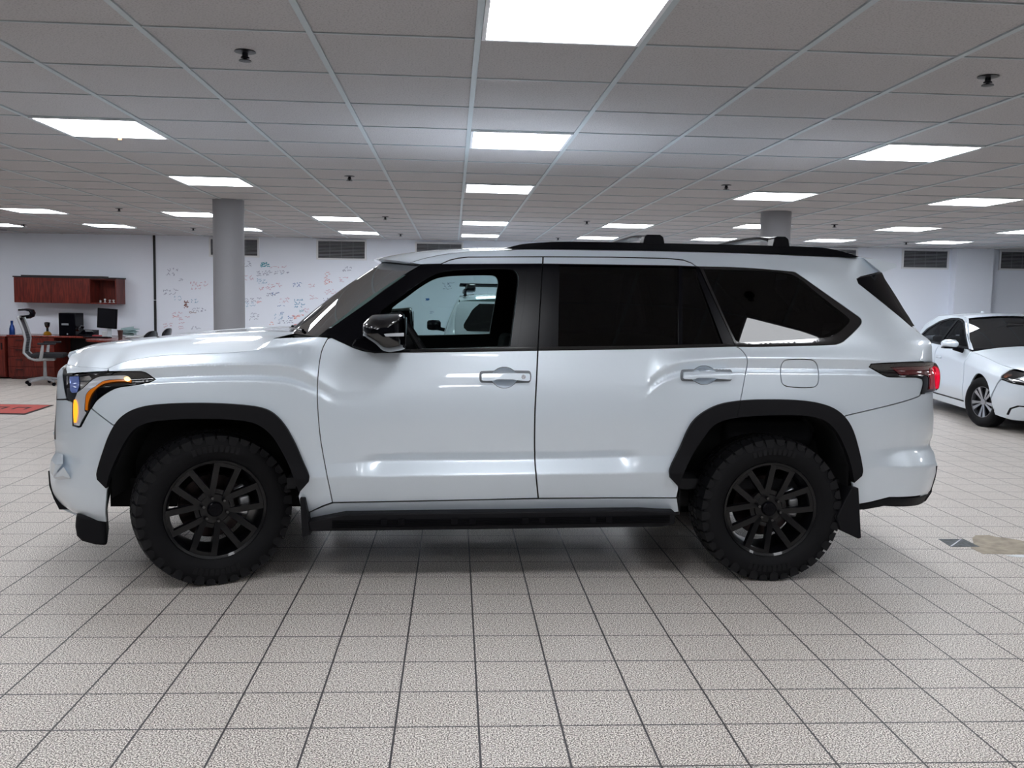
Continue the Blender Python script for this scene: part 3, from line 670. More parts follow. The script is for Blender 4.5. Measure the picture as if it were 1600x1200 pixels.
P('belt_moulding', [(S([(640, 545.6), (798, 542.4), (838, 541.8), (839.6, 547.4), (675, 550), (640, 550.6)]), [])], 'black_gloss', fdoor, off=.006, flange=.012, shrink=0)
P('pillar_trim', [(S([(807, 548), (818, 480), (824, 413), (846, 413), (839.5, 547)]), [])], 'black_satin', fdoor, off=.003, flange=.006, shrink=.001)
rd = cat(gapMs+np.array([.9, 0]), [(950, 777.6), (1057, 777.6), (1060, 764)], midR[:np.argmin(abs(midR[:20, 0]-1150))], gapR[::-1], [(1000, 545), (900, 546.8)])
topR = [(849.2, 401.5), (955, 402), (1042.5, 404), (1067.5, 406.5), (1080, 411), (1087.5, 416.3), (1055, 415.3), (875, 412.7), (848.6, 412.3)]
rdoor = P('rear_door', [(S(rd), [cupR]), (S(topR), [])], 'paint')
glR = S([(874.5, 414.5), (1060, 417), (1060, 541.2), (872.3, 543.5)]); glR2 = S([(1066.5, 417), (1088, 418.5), (1091, 432), (1131, 538.5), (1066.5, 541)])
P('window_frame', [(S([(848.2, 412.6), (875, 413), (1055, 415.6), (1089.5, 416.8), (1149.5, 541), (1000, 545), (841, 547.2)]), [glR, glR2])], 'black_satin', rdoor, off=-.001, shrink=.001)
P('side_glass', [(glR, [])], 'glass_dark', rdoor, off=-.010, flange=.004, shrink=-.004)
P('vent_glass', [(glR2, [])], 'glass_dark', rdoor, off=-.010, flange=.004, shrink=-.004)
P('belt_moulding', [(S([(841.5, 541.8), (1000, 540), (1145, 536.8), (1149.3, 541), (1000, 545), (841.2, 547.3)]), [])], 'black_gloss', rdoor, off=.006, flange=.012, shrink=0)
P('pillar_trim', [(S([(848.5, 413), (873.5, 413.5), (871.5, 543), (841.5, 547)]), [])], 'black_satin', rdoor, off=.003, flange=.006, shrink=.001)
P('rear_pillar_trim', [(S([(1091, 419), (1149, 540), (1131, 541), (1090.5, 434)]), [])], 'black_satin', rdoor, off=.003, flange=.006, shrink=.001)
# --- roof side and rear quarter in one stamping
roofedge = spline([(640, 410.5), (669, 402), (703, 396), (745, 392.5), (787, 391), (830, 390), (980, 391.8), (1130, 394.5), (1247, 399), (1340, 402.5), (1349, 403.5)], False)
tl = spline([(1358.5, 573), (1361, 569.3), (1380, 568), (1440, 565.5), (1455, 565), (1462, 567.3), (1466, 574), (1468.5, 588), (1466.8, 606), (1460, 611), (1440, 614.5), (1438.5, 614.5), (1441.5, 603), (1442, 596), (1440, 591.5), (1430, 589.3), (1392, 589), (1384, 587.5), (1373, 582)], corner=40)
tl_low = spline([(1438, 615), (1441.5, 603), (1442, 596), (1440, 591.8), (1430, 589.6), (1392, 589.3), (1384, 587.8), (1373, 582.3), (1358, 573.3), (1361, 568.8), (1380, 567.5), (1440, 565), (1456, 564.5)], False, corner=40)
iR = int(np.argmin(abs(midR[20:, 0]-1312)))+20
i0 = int(np.argmin(abs(midR[:20, 0]-1150)))
qgl = spline([(1091.5, 416.8), (1160, 418.6), (1238.7, 425), (1244.6, 427), (1290, 459), (1335.6, 491), (1344.5, 498), (1346, 503), (1344, 508), (1332.7, 520), (1322, 530), (1316, 534.5), (1306, 538), (1230, 540.6), (1150, 541.8)], corner=42)
q = cat([(657, 413.5)], roofedge, [(1365, 410), (1376, 424.5), (1345, 432.3), (1338.8, 436), (1341.5, 443), (1424, 510.5), (1430, 511), (1441, 523), (1453, 532), (1456.5, 541)], tl_low[::-1], [(1436, 619), (1321, 649.5)],
   midR[i0:iR+1][::-1], [(1153.5, 645)], gapR[::-1][1:-1], qgl[::-1], [(1087.5, 416), (1080, 410.6), (1067.5, 406), (1042.5, 403.6), (955, 401.6), (849, 401), (731, 401.6), (716, 403.2), (703, 406.2), (689, 412.4)])
qs = S(qgl); fuel = S(spline([(1232, 562), (1266, 562), (1274, 566), (1278, 576), (1279, 592), (1276, 602), (1268, 605.5), (1234, 604.5), (1223, 600), (1220, 588), (1220, 574), (1224, 565)], corner=60))
quarter = P('quarter_panel', [(S(q), [fuel])], 'paint')
P('fuel_door', [(fuel, [])], 'paint', quarter)
qin = S(spline([(1099, 421), (1160, 422.5), (1236, 429), (1277, 459), (1322, 494), (1327, 499), (1326, 504), (1310, 519), (1294.5, 526), (1262, 529), (1156, 534.5), (1149, 531)], corner=42))
qf = P('window_frame', [(qs, [qin])], 'black_gloss', quarter, off=.002, shrink=.001)
P('quarter_glass', [(qin, [])], 'glass_dark', quarter, off=.000, flange=.004, shrink=0)
P('pillar_glass', [(S([(1339, 436.5), (1345, 432.8), (1377, 427), (1403, 467), (1429.5, 510), (1424, 509.8), (1342, 443)]), [])], 'glass_black', quarter, off=-.001, shrink=.001)
# --- tail lamp
lamp = P('tail_lamp', [(S(tl), [])], 'black_gloss', off=.006, flange=.03, shrink=.001, dz=.008, du=.015)
def tp(l): return [(1340+x/10, 540+y/10) for x, y in l]
P('lens', [(S(spline(tp([(505, 345), (800, 330), (1050, 322), (1190, 298), (1255, 350), (1278, 480), (1262, 640), (1245, 680), (1095, 685), (1105, 560), (1100, 500), (1070, 465), (1000, 450), (650, 450), (600, 410)]), corner=50)), [])], 'red_dark', lamp, off=.010, flange=.006, dz=.008, du=.012, shrink=0)
P('brake_light', [(S(spline(tp([(1115, 350), (1190, 310), (1250, 352), (1274, 480), (1258, 640), (1243, 674), (1110, 676), (1122, 540), (1110, 470)]), corner=50)), [])], 'red_lens', lamp, off=.0125, flange=.006, dz=.008, du=.008, shrink=0)
P('light_guide', [(S(spline(tp([(1195, 330), (1243, 370), (1262, 480), (1246, 640), (1238, 668), (1200, 670), (1212, 520), (1206, 420)]), corner=50)), [])], 'red_lit', lamp, off=.0145, flange=.006, dz=.008, du=.008, shrink=0)
# --- rear bumper
rb = cat([(1321.3, 650.3), (1436.6, 619.7), (1440, 616.0), (1457, 613.5), (1456.5, 683), (1453, 695.5), (1459, 706), (1462.5, 725), (1453.5, 767), (1389, 776.5), (1358, 784.5), (1337, 788), (1333, 760)], midR[iR:][::-1])
P('rear_bumper', [(S(rb), [])], 'paint', shrink=.0008)
P('bumper_skid', [(S([(1337, 789), (1358, 785.5), (1389, 777.5), (1454, 768), (1463, 728), (1464.5, 727), (1456, 768.5), (1446, 783.5), (1380, 791), (1350, 796.5), (1337, 797)]), [])], 'black_matte', off=.004, flange=.05)
# --- flares, rocker, running board
P('wheel_flare', [(S(cat(flareF_o, flareF_i[::-1])), [])], 'black_matte', off=.026, flange=.05, shrink=.0005, dz=.01)
k = np.argmin(abs(flareR_o[:30, 0]-1154)); k2 = np.argmin(abs(flareR_i[:28, 0]-1152.5))
P('wheel_flare', [(S(cat(flareR_o[:k+1], flareR_i[:k2+1][::-1])), []), (S(cat(flareR_o[k:], flareR_i[k2:][::-1])), [])], 'black_matte', off=.026, flange=.05, shrink=.0007, dz=.01)
P('rocker_panel', [(S([(484, 800.5), (506, 791), (520, 786.2), (654, 783.6), (840, 779.6), (950, 778.7), (1058, 778.6), (1061, 800), (1045, 802), (840, 803), (530, 807), (500, 815), (484, 815)]), [])], 'paint', off=-.004)
def lat_uz(pts, lat):
    a = [uz(x, y, lat) for x, y in pts]; return [(float(u), float(z)) for u, z in a]
m = MB()
rbp = lat_uz([(483, 814), (520, 806), (540, 801.8), (840, 798), (1000, 796), (1030, 798), (1054, 798.5), (1053, 818), (1033, 822), (760, 826), (485, 829)], .985)
m.prism(rbp, lambda p: (p[0], -1.005, p[1]), lambda p: (p[0], -.84, p[1]))
rbo = m.build('running_board', 'black_matte', suv, bevel=.008, smooth=30); near.append(rbo)
m = MB()
ua, za = lat_uz([(520, 809)], .985)[0]; ub, zb = lat_uz([(1045, 801)], .985)[0]
for i in range(5): m.box(((ua+ub)/2, -1.006, (za+zb)/2-.012-.009*i), (ub-ua, .012, .003), ry=math.atan2(zb-za, ub-ua)*-1)
for px in (600, 628, 710, 738, 820, 846, 925, 950):
    u, z = lat_uz([(px, 811-(px-480)*.0115)], .985)[0]; m.box((u, -1.008, z-.016), (.034, .014, .034))
m.build('step_tread', 'black_satin', rbo, smooth=0)
# --- mud flaps, air dam
m = MB(); fl = lat_uz([(470, 776), (478, 776), (487, 833), (474, 836)], .96); m.prism(fl, lambda p: (p[0], -1.0, p[1]), lambda p: (p[0], -.72, p[1])); near.append(m.build('mud_flap', 'black_matte', suv, bevel=.004))
m = MB(); fl = lat_uz([(1326, 760), (1337, 760), (1341, 838), (1337, 839.5), (1308, 826), (1303, 805)], .96); m.prism(fl, lambda p: (p[0]+.0, -1.0, p[1]), lambda p: (p[0]-.02, -.72, p[1])); near.append(m.build('mud_flap', 'black_matte', suv, bevel=.006))
ad = lat_uz([(121, 803), (119.5, 822), (122, 837), (130, 845), (150, 850.5), (170, 852), (167, 808)], .86)
rows = []
for t in np.linspace(0, 1, 7):
    rows.append(t)
m = MB(); m.prism(ad, lambda p: (p[0], -.88, p[1]), lambda p: (p[0]-.10, -.55, p[1]))
m.build('air_dam', 'black_matte', suv, bevel=.02, seg=3).location = (0, 0, 0)
m = MB(); m.prism(ad, lambda p: (p[0], .88, p[1]), lambda p: (p[0]-.10, .55, p[1])); m.build('air_dam', 'black_matte', suv, bevel=.02, seg=3)
# --- inner lining behind every gap and round the windows
shell = cat([(112, 600), (100, 700), (100, 780), (160, 800), (166, 770)], flareF_i[2:-2], [(470, 775), (486, 800), (840, 792), (1055, 790), (1062, 762)], flareR_i[2:-2], [(1334, 780), (1440, 770), (1445, 700), (1444, 560), (1430, 530), (1400, 495), (1350, 448), (1340, 412), (1247, 402), (1130, 398), (830, 394), (703, 400), (660, 412), (600, 452), (510, 522), (440, 552), (344, 560), (220, 572), (160, 582)])
shs = S(shell)
P('door_lining', [(shs, [glFs, inset(glR, .004), inset(glR2, .004), inset(qin, .004)])], 'cabin', off=-.045, flange=.035, shrink=0, du=.08, dz=.04)
# --- wheel housings
def housing(inner, name):
    pts = S(inner[3:-3] if len(inner) > 12 else inner); pts = np.array([[pts[0][0], .47]]+pts.tolist()+[[pts[-1][0], .47]])
    m = MB(); N = len(pts); lats = (.96, .80, .62, .56)
    Pg = [[(p[0], -l, p[1]+.0) for l in lats] for p in pts]; m.grid(Pg)
    m.add([(p[0], -.56, p[1]) for p in pts], [tuple(range(N))])
    o = m.build(name, 'dark', suv, fix=False); near.append(o)
housing(flareF_i, 'wheel_housing'); housing(flareR_i, 'wheel_housing')
# --- door handles
def add_handle(parent, cx, x0, x1, ymid, cup_top, cup_bot):
    cup = cupF if parent is fdoor else cupR; c0 = cup.mean(0); m = MB(); rows = []
    for k, dep in ((1.0, 0), (.93, .008), (.82, .018), (.6, .028), (.3, .033), (.02, .034)):
        q = c0+(cup-c0)*k; X = SUVB.pos(q[:, 0], q[:, 1], 0); X[:, 1] += dep; rows.append([tuple(p) for p in X]+[tuple(X[0])])
    m.grid(rows); o = m.build('handle_cup', 'paint', parent, smooth=60)
    base = S(spline([(x0-3.5, ymid-6), (x0, ymid-9), (x1-1, ymid-9.5), (x1+2.5, ymid-6), (x1+2.5, ymid+5), (x1-1, ymid+9), (x0, ymid+9), (x0-3.5, ymid+6)], corner=80))
    P('handle_shadow_plate', [(base, [cup])], 'handle_shadow', parent, off=.002, flange=.002, shrink=0)  # grey plate coloured as the thin shadow round the handle ends
    bar = S(spline([(x0-1, ymid-4.5), (x0+2, ymid-6), (x1-2, ymid-6), (x1, ymid-4), (x1, ymid+4), (x1-3, ymid+5.5), (cx+17, ymid+4.2), (cx+13, ymid+3.2), (cx-13, ymid+3.2), (cx-17, ymid+5), (x0+1, ymid+5), (x0-1, ymid+4)], corner=60))
    h = P('door_handle', [(bar, [])], 'paint', parent, off=.034, flange=.022, shrink=0, dz=.006, du=.012)
    foot = [S([(a, ymid-4), (b, ymid-4), (b, ymid+3.5), (a, ymid+3.5)]) for a, b in ((x0, x0+12), (x1-14, x1-1))]
    P('handle_foot', [(f, []) for f in foot], 'paint', parent, off=.02, flange=.02, shrink=0)
    return h
add_handle(fdoor, 788, 753, 827, 588.8, 574, 606)
lk = S(spline([(x, y) for x, y in [(817+3.4*math.cos(a), 588+3.4*math.sin(a)) for a in np.linspace(0, 6.0, 12)]], corner=90)); P('lock_cylinder', [(lk, [])], 'chrome', fdoor, off=.0365, flange=.004, shrink=0)
add_handle(rdoor, 1100, 1067, 1141, 586.5, 572, 600.5)

# --- bonnet, lofted from cut line to cut line
h_uz = S(np.array([(105, 569.5)]+[(120, 572), (140, 574), (160, 575)]+[tuple(p) for p in hc]))
he_u = np.r_[h_uz[:, 0]]; he_z = h_uz[:, 1]; he_w = SUVB.W(he_u, he_z); o_ = np.argsort(he_u); he_u, he_z, he_w = he_u[o_], he_z[o_], he_w[o_]
sil = [(104, 569), (108, 562.5), (131, 550), (156, 539.5), (187.5, 533.5), (244, 526.5), (331, 517.5), (380, 514.5), (415, 514), (440, 517)]
sc_u, sc_z = uz([p[0] for p in sil], [p[1] for p in sil], .30)
HC = Curve1(sc_u, sc_z)
uu = np.linspace(he_u[0], he_u[-1], 60); m = MB(); Pg = []
for i, ue in enumerate(uu):
    s = i/59; ze = float(np.interp(ue, he_u, he_z)); we = float(np.interp(ue, he_u, he_w))-.002; row = []
    for t in np.linspace(-1, 1, 61):
        k = 1-t*t; u = ue-.10*k*(1-s)+.10*k*s
        zc = max(float(HC(np.clip(ue, sc_u[0], sc_u[-1]))), ze+.012)
        a = abs(t); f = 1-a**2.4
        ridge = .014*math.exp(-((a-.52)/.05)**2)*min(1, s*4) - .010*math.exp(-(a/.28)**4)*min(1, s*3)
        z = ze+(zc-ze)*f+ridge*(1-a**6)
        row.append((u, -t*we, z))
    Pg.append(row)
m.grid(Pg); 
e = [Pg[0]]; m.grid([[ (p[0], p[1], p[2]-.03) for p in Pg[0]], Pg[0]]); m.grid([[ (r[0][0], r[0][1], r[0][2]-.03) for r in Pg], [r[0] for r in Pg]]); m.grid([[r[-1] for r in Pg], [ (r[-1][0], r[-1][1], r[-1][2]-.03) for r in Pg]])
hood = m.build('bonnet', 'paint', suv, fix=False, smooth=40); hood_rear = Pg[-1]; hood_front = Pg[0]
hood_rear_pts = hood_rear
# --- windscreen and cowl
wsb = S([(497, 526)])[0]; wst = S([(657, 413.8)])[0]
def ws_pt(s, t):
    ue = wsb[0]+(wst[0]-wsb[0])*s; ze = wsb[1]+(wst[1]-wsb[1])*s; we = float(SUVB.W(ue, ze))-.004
    return (ue-.27*(1-t*t)*(1-.1*s), -t*we, ze+(.035*s-.0)*(1-t*t)+.02*math.sin(math.pi*s))
m = MB(); m.grid([[ws_pt(s, t) for t in np.linspace(-1, 1, 31)] for s in np.linspace(0, 1, 14)]); m.build('windscreen', 'glass_ws', suv, fix=False)
m = MB(); cw = []
for r, t in zip(hood_rear_pts, np.linspace(-1, 1, 61)):
    w = ws_pt(0, t); cw.append([(r[0]-.02, r[1], r[2]-.03), (r[0]+.05, r[1], r[2]-.045), (w[0]-.02, w[1], w[2]-.012), (w[0]+.03, w[1], w[2]-.005)])
m.grid(cw); m.build('cowl', 'black_matte', suv, fix=False)
m = MB()
for l0, l1 in ((-.62, .05), (.05, .66)):
    a = ws_pt(.03, l0/.9); b = ws_pt(.05, l1/.9); m.tube([(a[0]-.015, a[1], a[2]+.0), ((a[0]+b[0])/2-.025, (a[1]+b[1])/2, (a[2]+b[2])/2), (b[0]-.015, b[1], b[2]+.0)], .009, 6)
m.build('wiper', 'black_satin', suv)
# --- roof
re = S(spline([(640, 410.5), (669, 402), (703, 396), (745, 392.5), (787, 391), (830, 390), (980, 391.8), (1130, 394.5), (1247, 399), (1340, 402.5), (1362, 408)], False)); m = MB(); ml = MB(); Pg = []; Pl = []
rs_u = np.linspace(re[0, 0], re[-1, 0], 50)
for i, ue in enumerate(rs_u):
    s = i/49; ze = float(np.interp(ue, re[:, 0], re[:, 1])); we = float(SUVB.W(ue, ze)); row = []
    for t in np.linspace(-1, 1, 33):
        k = 1-t*t; row.append((ue-.25*k*max(0, 1-s*4)+.08*k*max(0, s*4-3), -t*we, ze+.034*(1-abs(t)**3)))
    Pg.append(row); Pl.append([(p[0], p[1]*.97, p[2]-.05) for p in row])
hd = [[ws_pt(.985, t) for t in np.linspace(-1, 1, 33)], Pg[0]]
m.grid(Pg); m.grid([[(p[0]-.003, p[1], p[2]+.003) for p in hd[0]], hd[1]]); roof = m.build('roof', 'paint', suv, fix=False)
ml.grid(Pl); ml.build('headlining', 'cabin', suv, fix=False)
# --- nose between the corners
zz = np.linspace(.40, float(S([(104, 569)])[0][1]), 40); Pg = []
for z in zz:
    un = float(NOSE(z))+.004; wl = float(SUVB.W(un, z)); sd = [(un+q, float(SUVB.W(un+q, z))-.007) for q in (.12, .08, .05, .025)]
    Pg.append([(u, w, z) for u, w in sd]+[(un-.10*(1-t*t), -t*wl, z) for t in np.linspace(-1, 1, 41)]+[(u, -w, z) for u, w in sd[::-1]])
zi = int(np.argmin(abs(zz-.74)))
m = MB(); m.grid(Pg[:zi+1]); m.build('bumper_centre', 'paint', suv, fix=False)
m = MB(); m.grid(Pg[zi:]); gr = m.build('grille', 'black_satin', suv, fix=False)
m = MB()
for z in np.linspace(.80, 1.16, 9):
    un = float(NOSE(z))+.004; wl = float(SUVB.W(un, z))-.24; m.tube([(un-.10*(1-(t*wl/(wl+.24))**2)-.008, -t*wl, z) for t in np.linspace(-1, 1, 25)], .012, 6)
m.build('grille_bar', 'black_gloss', gr)
m = MB()
for z in (.75, 1.19):
    un = float(NOSE(z))+.004; wl = float(SUVB.W(un, z))-.22; m.tube([(un-.10*(1-(t*wl/(wl+.22))**2)-.01, -t*wl, z) for t in np.linspace(-1, 1, 25)], .028, 8)
m.build('grille_frame', 'paint', gr)
# lower lip: dark strip that shows at the edge of the bumper
m = MB(); pts = lat_uz([(77.5, 735), (79, 758), (86, 778), (95, 795)], .66)
m.prism(pts+[(u+.05, z) for u, z in pts[::-1]], lambda p: (p[0], -.68, p[1]), lambda p: (p[0]-.03, .68, p[1])); m.build('bumper_lip', 'black_matte', suv)
# bumper corner facets by the fog lamp
m = MB()
def cp(px, py, dl):
    u, z = S([(px, py)])[0]; return (u, -(float(SUVB.W(u, z))+dl), z)
A = [cp(80, 718, .002), cp(91, 708, .002), cp(100.5, 709, .022), cp(104, 722, .050), cp(88.5, 741, .050), cp(79, 738, .004)]
m.add(A+[cp(92, 724, .048)], [(0, 1, 6), (1, 2, 6), (2, 3, 6), (3, 4, 6), (4, 5, 6), (5, 0, 6)])
B = [cp(88.5, 744, .046), cp(104.5, 727, .048), cp(111.5, 748, .002), cp(93, 749.5, .004)]
m.add(B+[cp(101, 742, .026)], [(0, 1, 4), (1, 2, 4), (2, 3, 4), (3, 0, 4)])
bc = m.build('fog_lamp_surround', 'paint', suv, smooth=20); near.append(bc)
# --- tail between the corners
zz = np.linspace(.45, float(S([(1376, 424)])[0][1]), 44); Pg = []
for z in zz:
    ut = float(TAIL(z))-.004; wl = float(SUVB.W(ut, z)); sd = [(ut-q, float(SUVB.W(ut-q, z))-.007) for q in (.10, .06, .03)]
    Pg.append([(u, w, z) for u, w in sd]+[(ut+.06*(1-t*t), -t*wl, z) for t in np.linspace(-1, 1, 41)]+[(u, -w, z) for u, w in sd[::-1]])
zi = int(np.argmin(abs(zz-.74))); zj = int(np.argmin(abs(zz-1.36)))
m = MB(); m.grid([r[::-1] for r in Pg[:zi+1]]); m.build('rear_bumper_centre', 'paint', suv, fix=False)
m = MB(); m.grid([r[::-1] for r in Pg[zi:zj+1]]); tg = m.build('tailgate', 'paint', suv, fix=False)
m = MB(); m.grid([r[::-1] for r in Pg[zj:]]); m.build('rear_window', 'black_gloss', tg, fix=False)
# spoiler
sp_ = lat_uz([(1349, 403.2), (1365, 404), (1400, 412.5), (1400.5, 417.8), (1377, 426)], .66)
m = MB(); n = len(sp_); secs = []
for t in np.linspace(-1, 1, 17): secs.append([(p[0]+.05*(1-t*t), -t*.665, p[1]+.03*(1-t*t)) for p in sp_])
m.grid([s_+[s_[0]] for s_ in secs]); m.add(secs[0], [tuple(range(n))]); m.add(secs[-1], [tuple(range(n))]); m.build('spoiler', 'paint', suv, smooth=30)
# --- roof rails and crossbars
rl = spline([(787, 389), (800, 385.2), (815, 381.8), (838, 379.6), (872, 378), (960, 378.8), (1130, 382.4), (1230, 384.8), (1262, 386), (1289, 388), (1318, 394), (1341.5, 402), (1336, 402.3), (1247, 398.6), (1130, 394.2), (980, 391), (830, 389.2)], corner=50)
rluz = lat_uz(rl, .68); m = MB(); m.prism(rluz, lambda p: (p[0], -.70, p[1]), lambda p: (p[0], -.655, p[1])); near.append(m.build('roof_rail', 'black_satin', suv, bevel=.006, smooth=50))
for x0, x1, y0, y1, yb in ((1004, 1037, 367.2, 369, 381), (1205, 1231, 370, 372, 385)):
    f = lat_uz([(x0+1, y0+2), (x0+5, y0), (x1-8, y0+.3), (x1-3, y0+4), (x1-1, yb+2), (x0-2, yb+2)], .66)
    m = MB(); uc = (f[0][0]+f[3][0])/2; zt = max(p[1] for p in f)-.024
    cb = MB(); sec = [(-.045, 0), (-.03, .014), (.02, .016), (.045, .004), (.03, -.008), (-.03, -.008)]
    rows = [[(uc+a, -l, zt+b+.035*(1-(l/.62)**4)-.004) for a, b in sec+[sec[0]]] for l in np.linspace(-.62, .62, 21)]
    cb.grid(rows); bar = cb.build('crossbar', 'black_satin', suv, smooth=40)
    for sgn in (1, -1):
        k = MB(); k.prism(f, lambda p: (p[0], -.705*sgn, p[1]), lambda p: (p[0], -.60*sgn, p[1])); k.build('bar_foot', 'black_satin', bar, bevel=.007)
    k = MB(); k.box((uc+.055, -.66, zt-.03), (.006, .07, .035)); k.build('foot_cap', 'silver', bar)
# --- underbody, cabin floor
m = MB(); m.b2((-.60, -.66, .36), (3.7, .66, .52)); m.b2((.55, -.88, .36), (2.6, .88, .50)); m.build('underbody', 'dark', suv, smooth=0)
m = MB(); m.b2((-.6, -.52, .5), (.55, .52, 1.10)); m.build('engine_bay', 'dark', suv, smooth=0)
m = MB(); m.b2((.40, -.84, .50), (3.95, .84, .56)); m.build('cabin_floor', 'cabin', suv, smooth=0)
m = MB(); m.prism([(.30, .9), (.30, 1.20), (.55, 1.27), (.86, 1.25), (.93, 1.14), (.85, .9)], lambda p: (p[0], -.80, p[1]), lambda p: (p[0], .80, p[1])); m.build('dashboard', 'cabin', suv, bevel=.03, seg=3)
def seat(u, lat, w, back_h, name='seat', m_='fabric'):
    m = MB(); m.box((u, -lat, .80), (.54, w, .16)); m.box((u+.30, -lat, .80+back_h/2), (.15, w, back_h), ry=.18); m.build(name, m_, suv, bevel=.04, seg=3)
    m = MB(); m.box((u+.30+back_h*.18*.5+.05, -lat, .80+back_h+.13), (.09, w*.5, .18), ry=.1); m.build('headrest', m_, suv, bevel=.03, seg=3)
for l in (.42, -.42): seat(1.40, l, .52, .52)
seat(2.35, 0, 1.4, .54); seat(3.2, 0, 1.3, .50)
# steering wheel
t = MB(); ring = [(math.cos(a)*.19, math.sin(a)*.19) for a in np.linspace(0, 2*math.pi, 33)]
tilt = -R(33); cl = .42; cu, cz = [float(v) for v in uz(652, 533, .42)]
t.tube([(cu+y*math.sin(tilt), -(cl+x), cz+y*math.cos(tilt)) for x, y in ring], .017, 10, cap=False)
for x, y in ((-.17, 0), (.17, 0), (0, -.17)): t.tube([(cu, -cl, cz), (cu+y*math.sin(tilt), -(cl+x), cz+y*math.cos(tilt))], .016, 8)
t.tube([(cu, -cl, cz), (cu-.22, -cl, cz-.10)], [.06, .04], 12); t.build('steering_wheel', 'cabin', suv)
# --- door mirror
mo = spline([(565.5, 512), (567, 505), (571, 500.5), (577.6, 494.5), (584, 491), (600, 489.8), (626, 488), (631.5, 490.5), (632.5, 500), (633.5, 524), (634.5, 533), (633.6, 544.5), (627.5, 547), (610, 550), (598, 548), (585, 538), (570, 528.5), (566, 524)], corner=45)
def loft_outline(pts, lats, scales, name, mt, parent, dz=0, plat=None, shear=(0, 0)):
    uzs = np.array(lat_uz(pts, plat)); c = uzs.mean(0); m = MB(); rows = []
    for l, s in zip(lats, scales):
        q = c+(uzs-c)*s+np.array(shear)*(l-plat); rows.append([(p[0], -l, p[1]) for p in q]+[(q[0][0], -l, q[0][1])])
    m.grid(rows); n = len(pts); m.add([r for r in rows[0][:-1]], [tuple(range(n))]); m.add([r for r in rows[-1][:-1]], [tuple(range(n))])
    return m.build(name, mt, parent, smooth=50)
_a = np.radians([0, 15, 30, 42, 54, 64, 73, 80, 86])
mir = loft_outline(mo, [1.0, 1.015, 1.04, 1.08]+list(1.12+.145*np.sin(_a)), [.80, .90, .96, .99]+list(np.cos(_a)**.55), 'door_mirror', 'black_gloss', suv, plat=1.13); near.append(mir)
m = MB(); sg = lat_uz([(600, 521.5), (605, 520.5), (631, 520), (631.5, 525), (603, 525.5)], 1.225); m.prism(sg, lambda p: (p[0], -1.2655, p[1]), lambda p: (p[0], -1.19, p[1])); m.build('mirror_signal', 'silver', mir, bevel=.002)
arm = lat_uz([(551, 540.5), (556, 529), (566, 527.5), (596, 533), (632, 541), (630, 546), (606, 550.5), (586, 551)], 1.06)
m = MB(); m.prism(arm, lambda p: (p[0], -1.13, p[1]), lambda p: (p[0], -.90, p[1])); m.build('mirror_arm', 'black_satin', mir, bevel=.012)
m = MB(); us, zs = np.array(lat_uz([(633.8, 494), (633.8, 541)], 1.14)).T; m.box((us.mean()+.002, -1.13, zs.mean()), (.004, .19, abs(zs[0]-zs[1])*.9)); m.build('mirror_glass', 'chrome', mir)
for o in near:
    c = mirror_part(o)
    if o is fdoor: P('side_glass', [(glFs, [])], 'glass', c, off=-.016, flange=.004, shrink=-.004)
# ------------------------------------------------------------------ wheels: local axis along y, outside at -y
def tyre_mesh(Rt, wid, rim_r):
    h = wid/2; m = MB(); rt = Rt-.014
    prof = [(rim_r-.012, -h*.70), (rim_r, -h*.80), (rim_r+.03, -h*.93), ((rim_r+Rt)/2, -h*1.02), (Rt-.05, -h*.985), (Rt-.026, -h*.93), (rt, -h*.80), (rt+.002, 0)]
    prof = prof+[(r, -y) for r, y in prof[-2::-1]]
    m.lathe(prof, axis='Y', n=96)
    m.cur = 1
    def block(poly, r0, r1):
        """poly in (angle, y); raised from r0 to r1 (either may be a function of y)"""
        f = lambda r, p: (lambda q: (q*math.cos(p[0]), p[1], q*math.sin(p[0])))(r(p[1]) if callable(r) else r)
        m.prism(poly, lambda p: f(r0, p), lambda p: f(r1, p))
    N = 40; st = 2*math.pi/N
    for k in range(N):
        a = k*st
        for s in (-1, 1):
            long = k % 2 == 0
            # shoulder lug on the tread, then its foot down the side wall
            block([(a+.05*st, s*h*.48), (a+.40*st, s*h*.42), (a+.80*st, s*h*.50), (a+.84*st, s*h*.97), (a+.08*st, s*h*.97)], rt-.006, lambda y: Rt-.010*max(0, (abs(y)/h-.6)/.37)**2)
            d = .050 if long else .036
            q = [(a+.08*st, Rt-.010), (a+.90*st, Rt-.010), (a+(.84 if long else .80)*st, Rt-d), (a+.42*st, Rt-d-.010), (a+.12*st, Rt-d)]
            m.prism(q, lambda p: (p[1]*math.cos(p[0]), s*h*.90, p[1]*math.sin(p[0])), lambda p: (p[1]*math.cos(p[0]), s*h*(1.012 if long else 1.0), p[1]*math.sin(p[0])))
            # two inner tread blocks
            block([(a+.10*st, s*h*.05), (a+.52*st, s*h*.08), (a+.60*st, s*h*.38), (a+.22*st, s*h*.40)], rt-.004, Rt)
            block([(a+.60*st, s*h*.03), (a+.98*st, s*h*.12), (a+1.02*st, s*h*.40), (a+.68*st, s*h*.34)], rt-.004, Rt)
    m.cur = 0
    return m
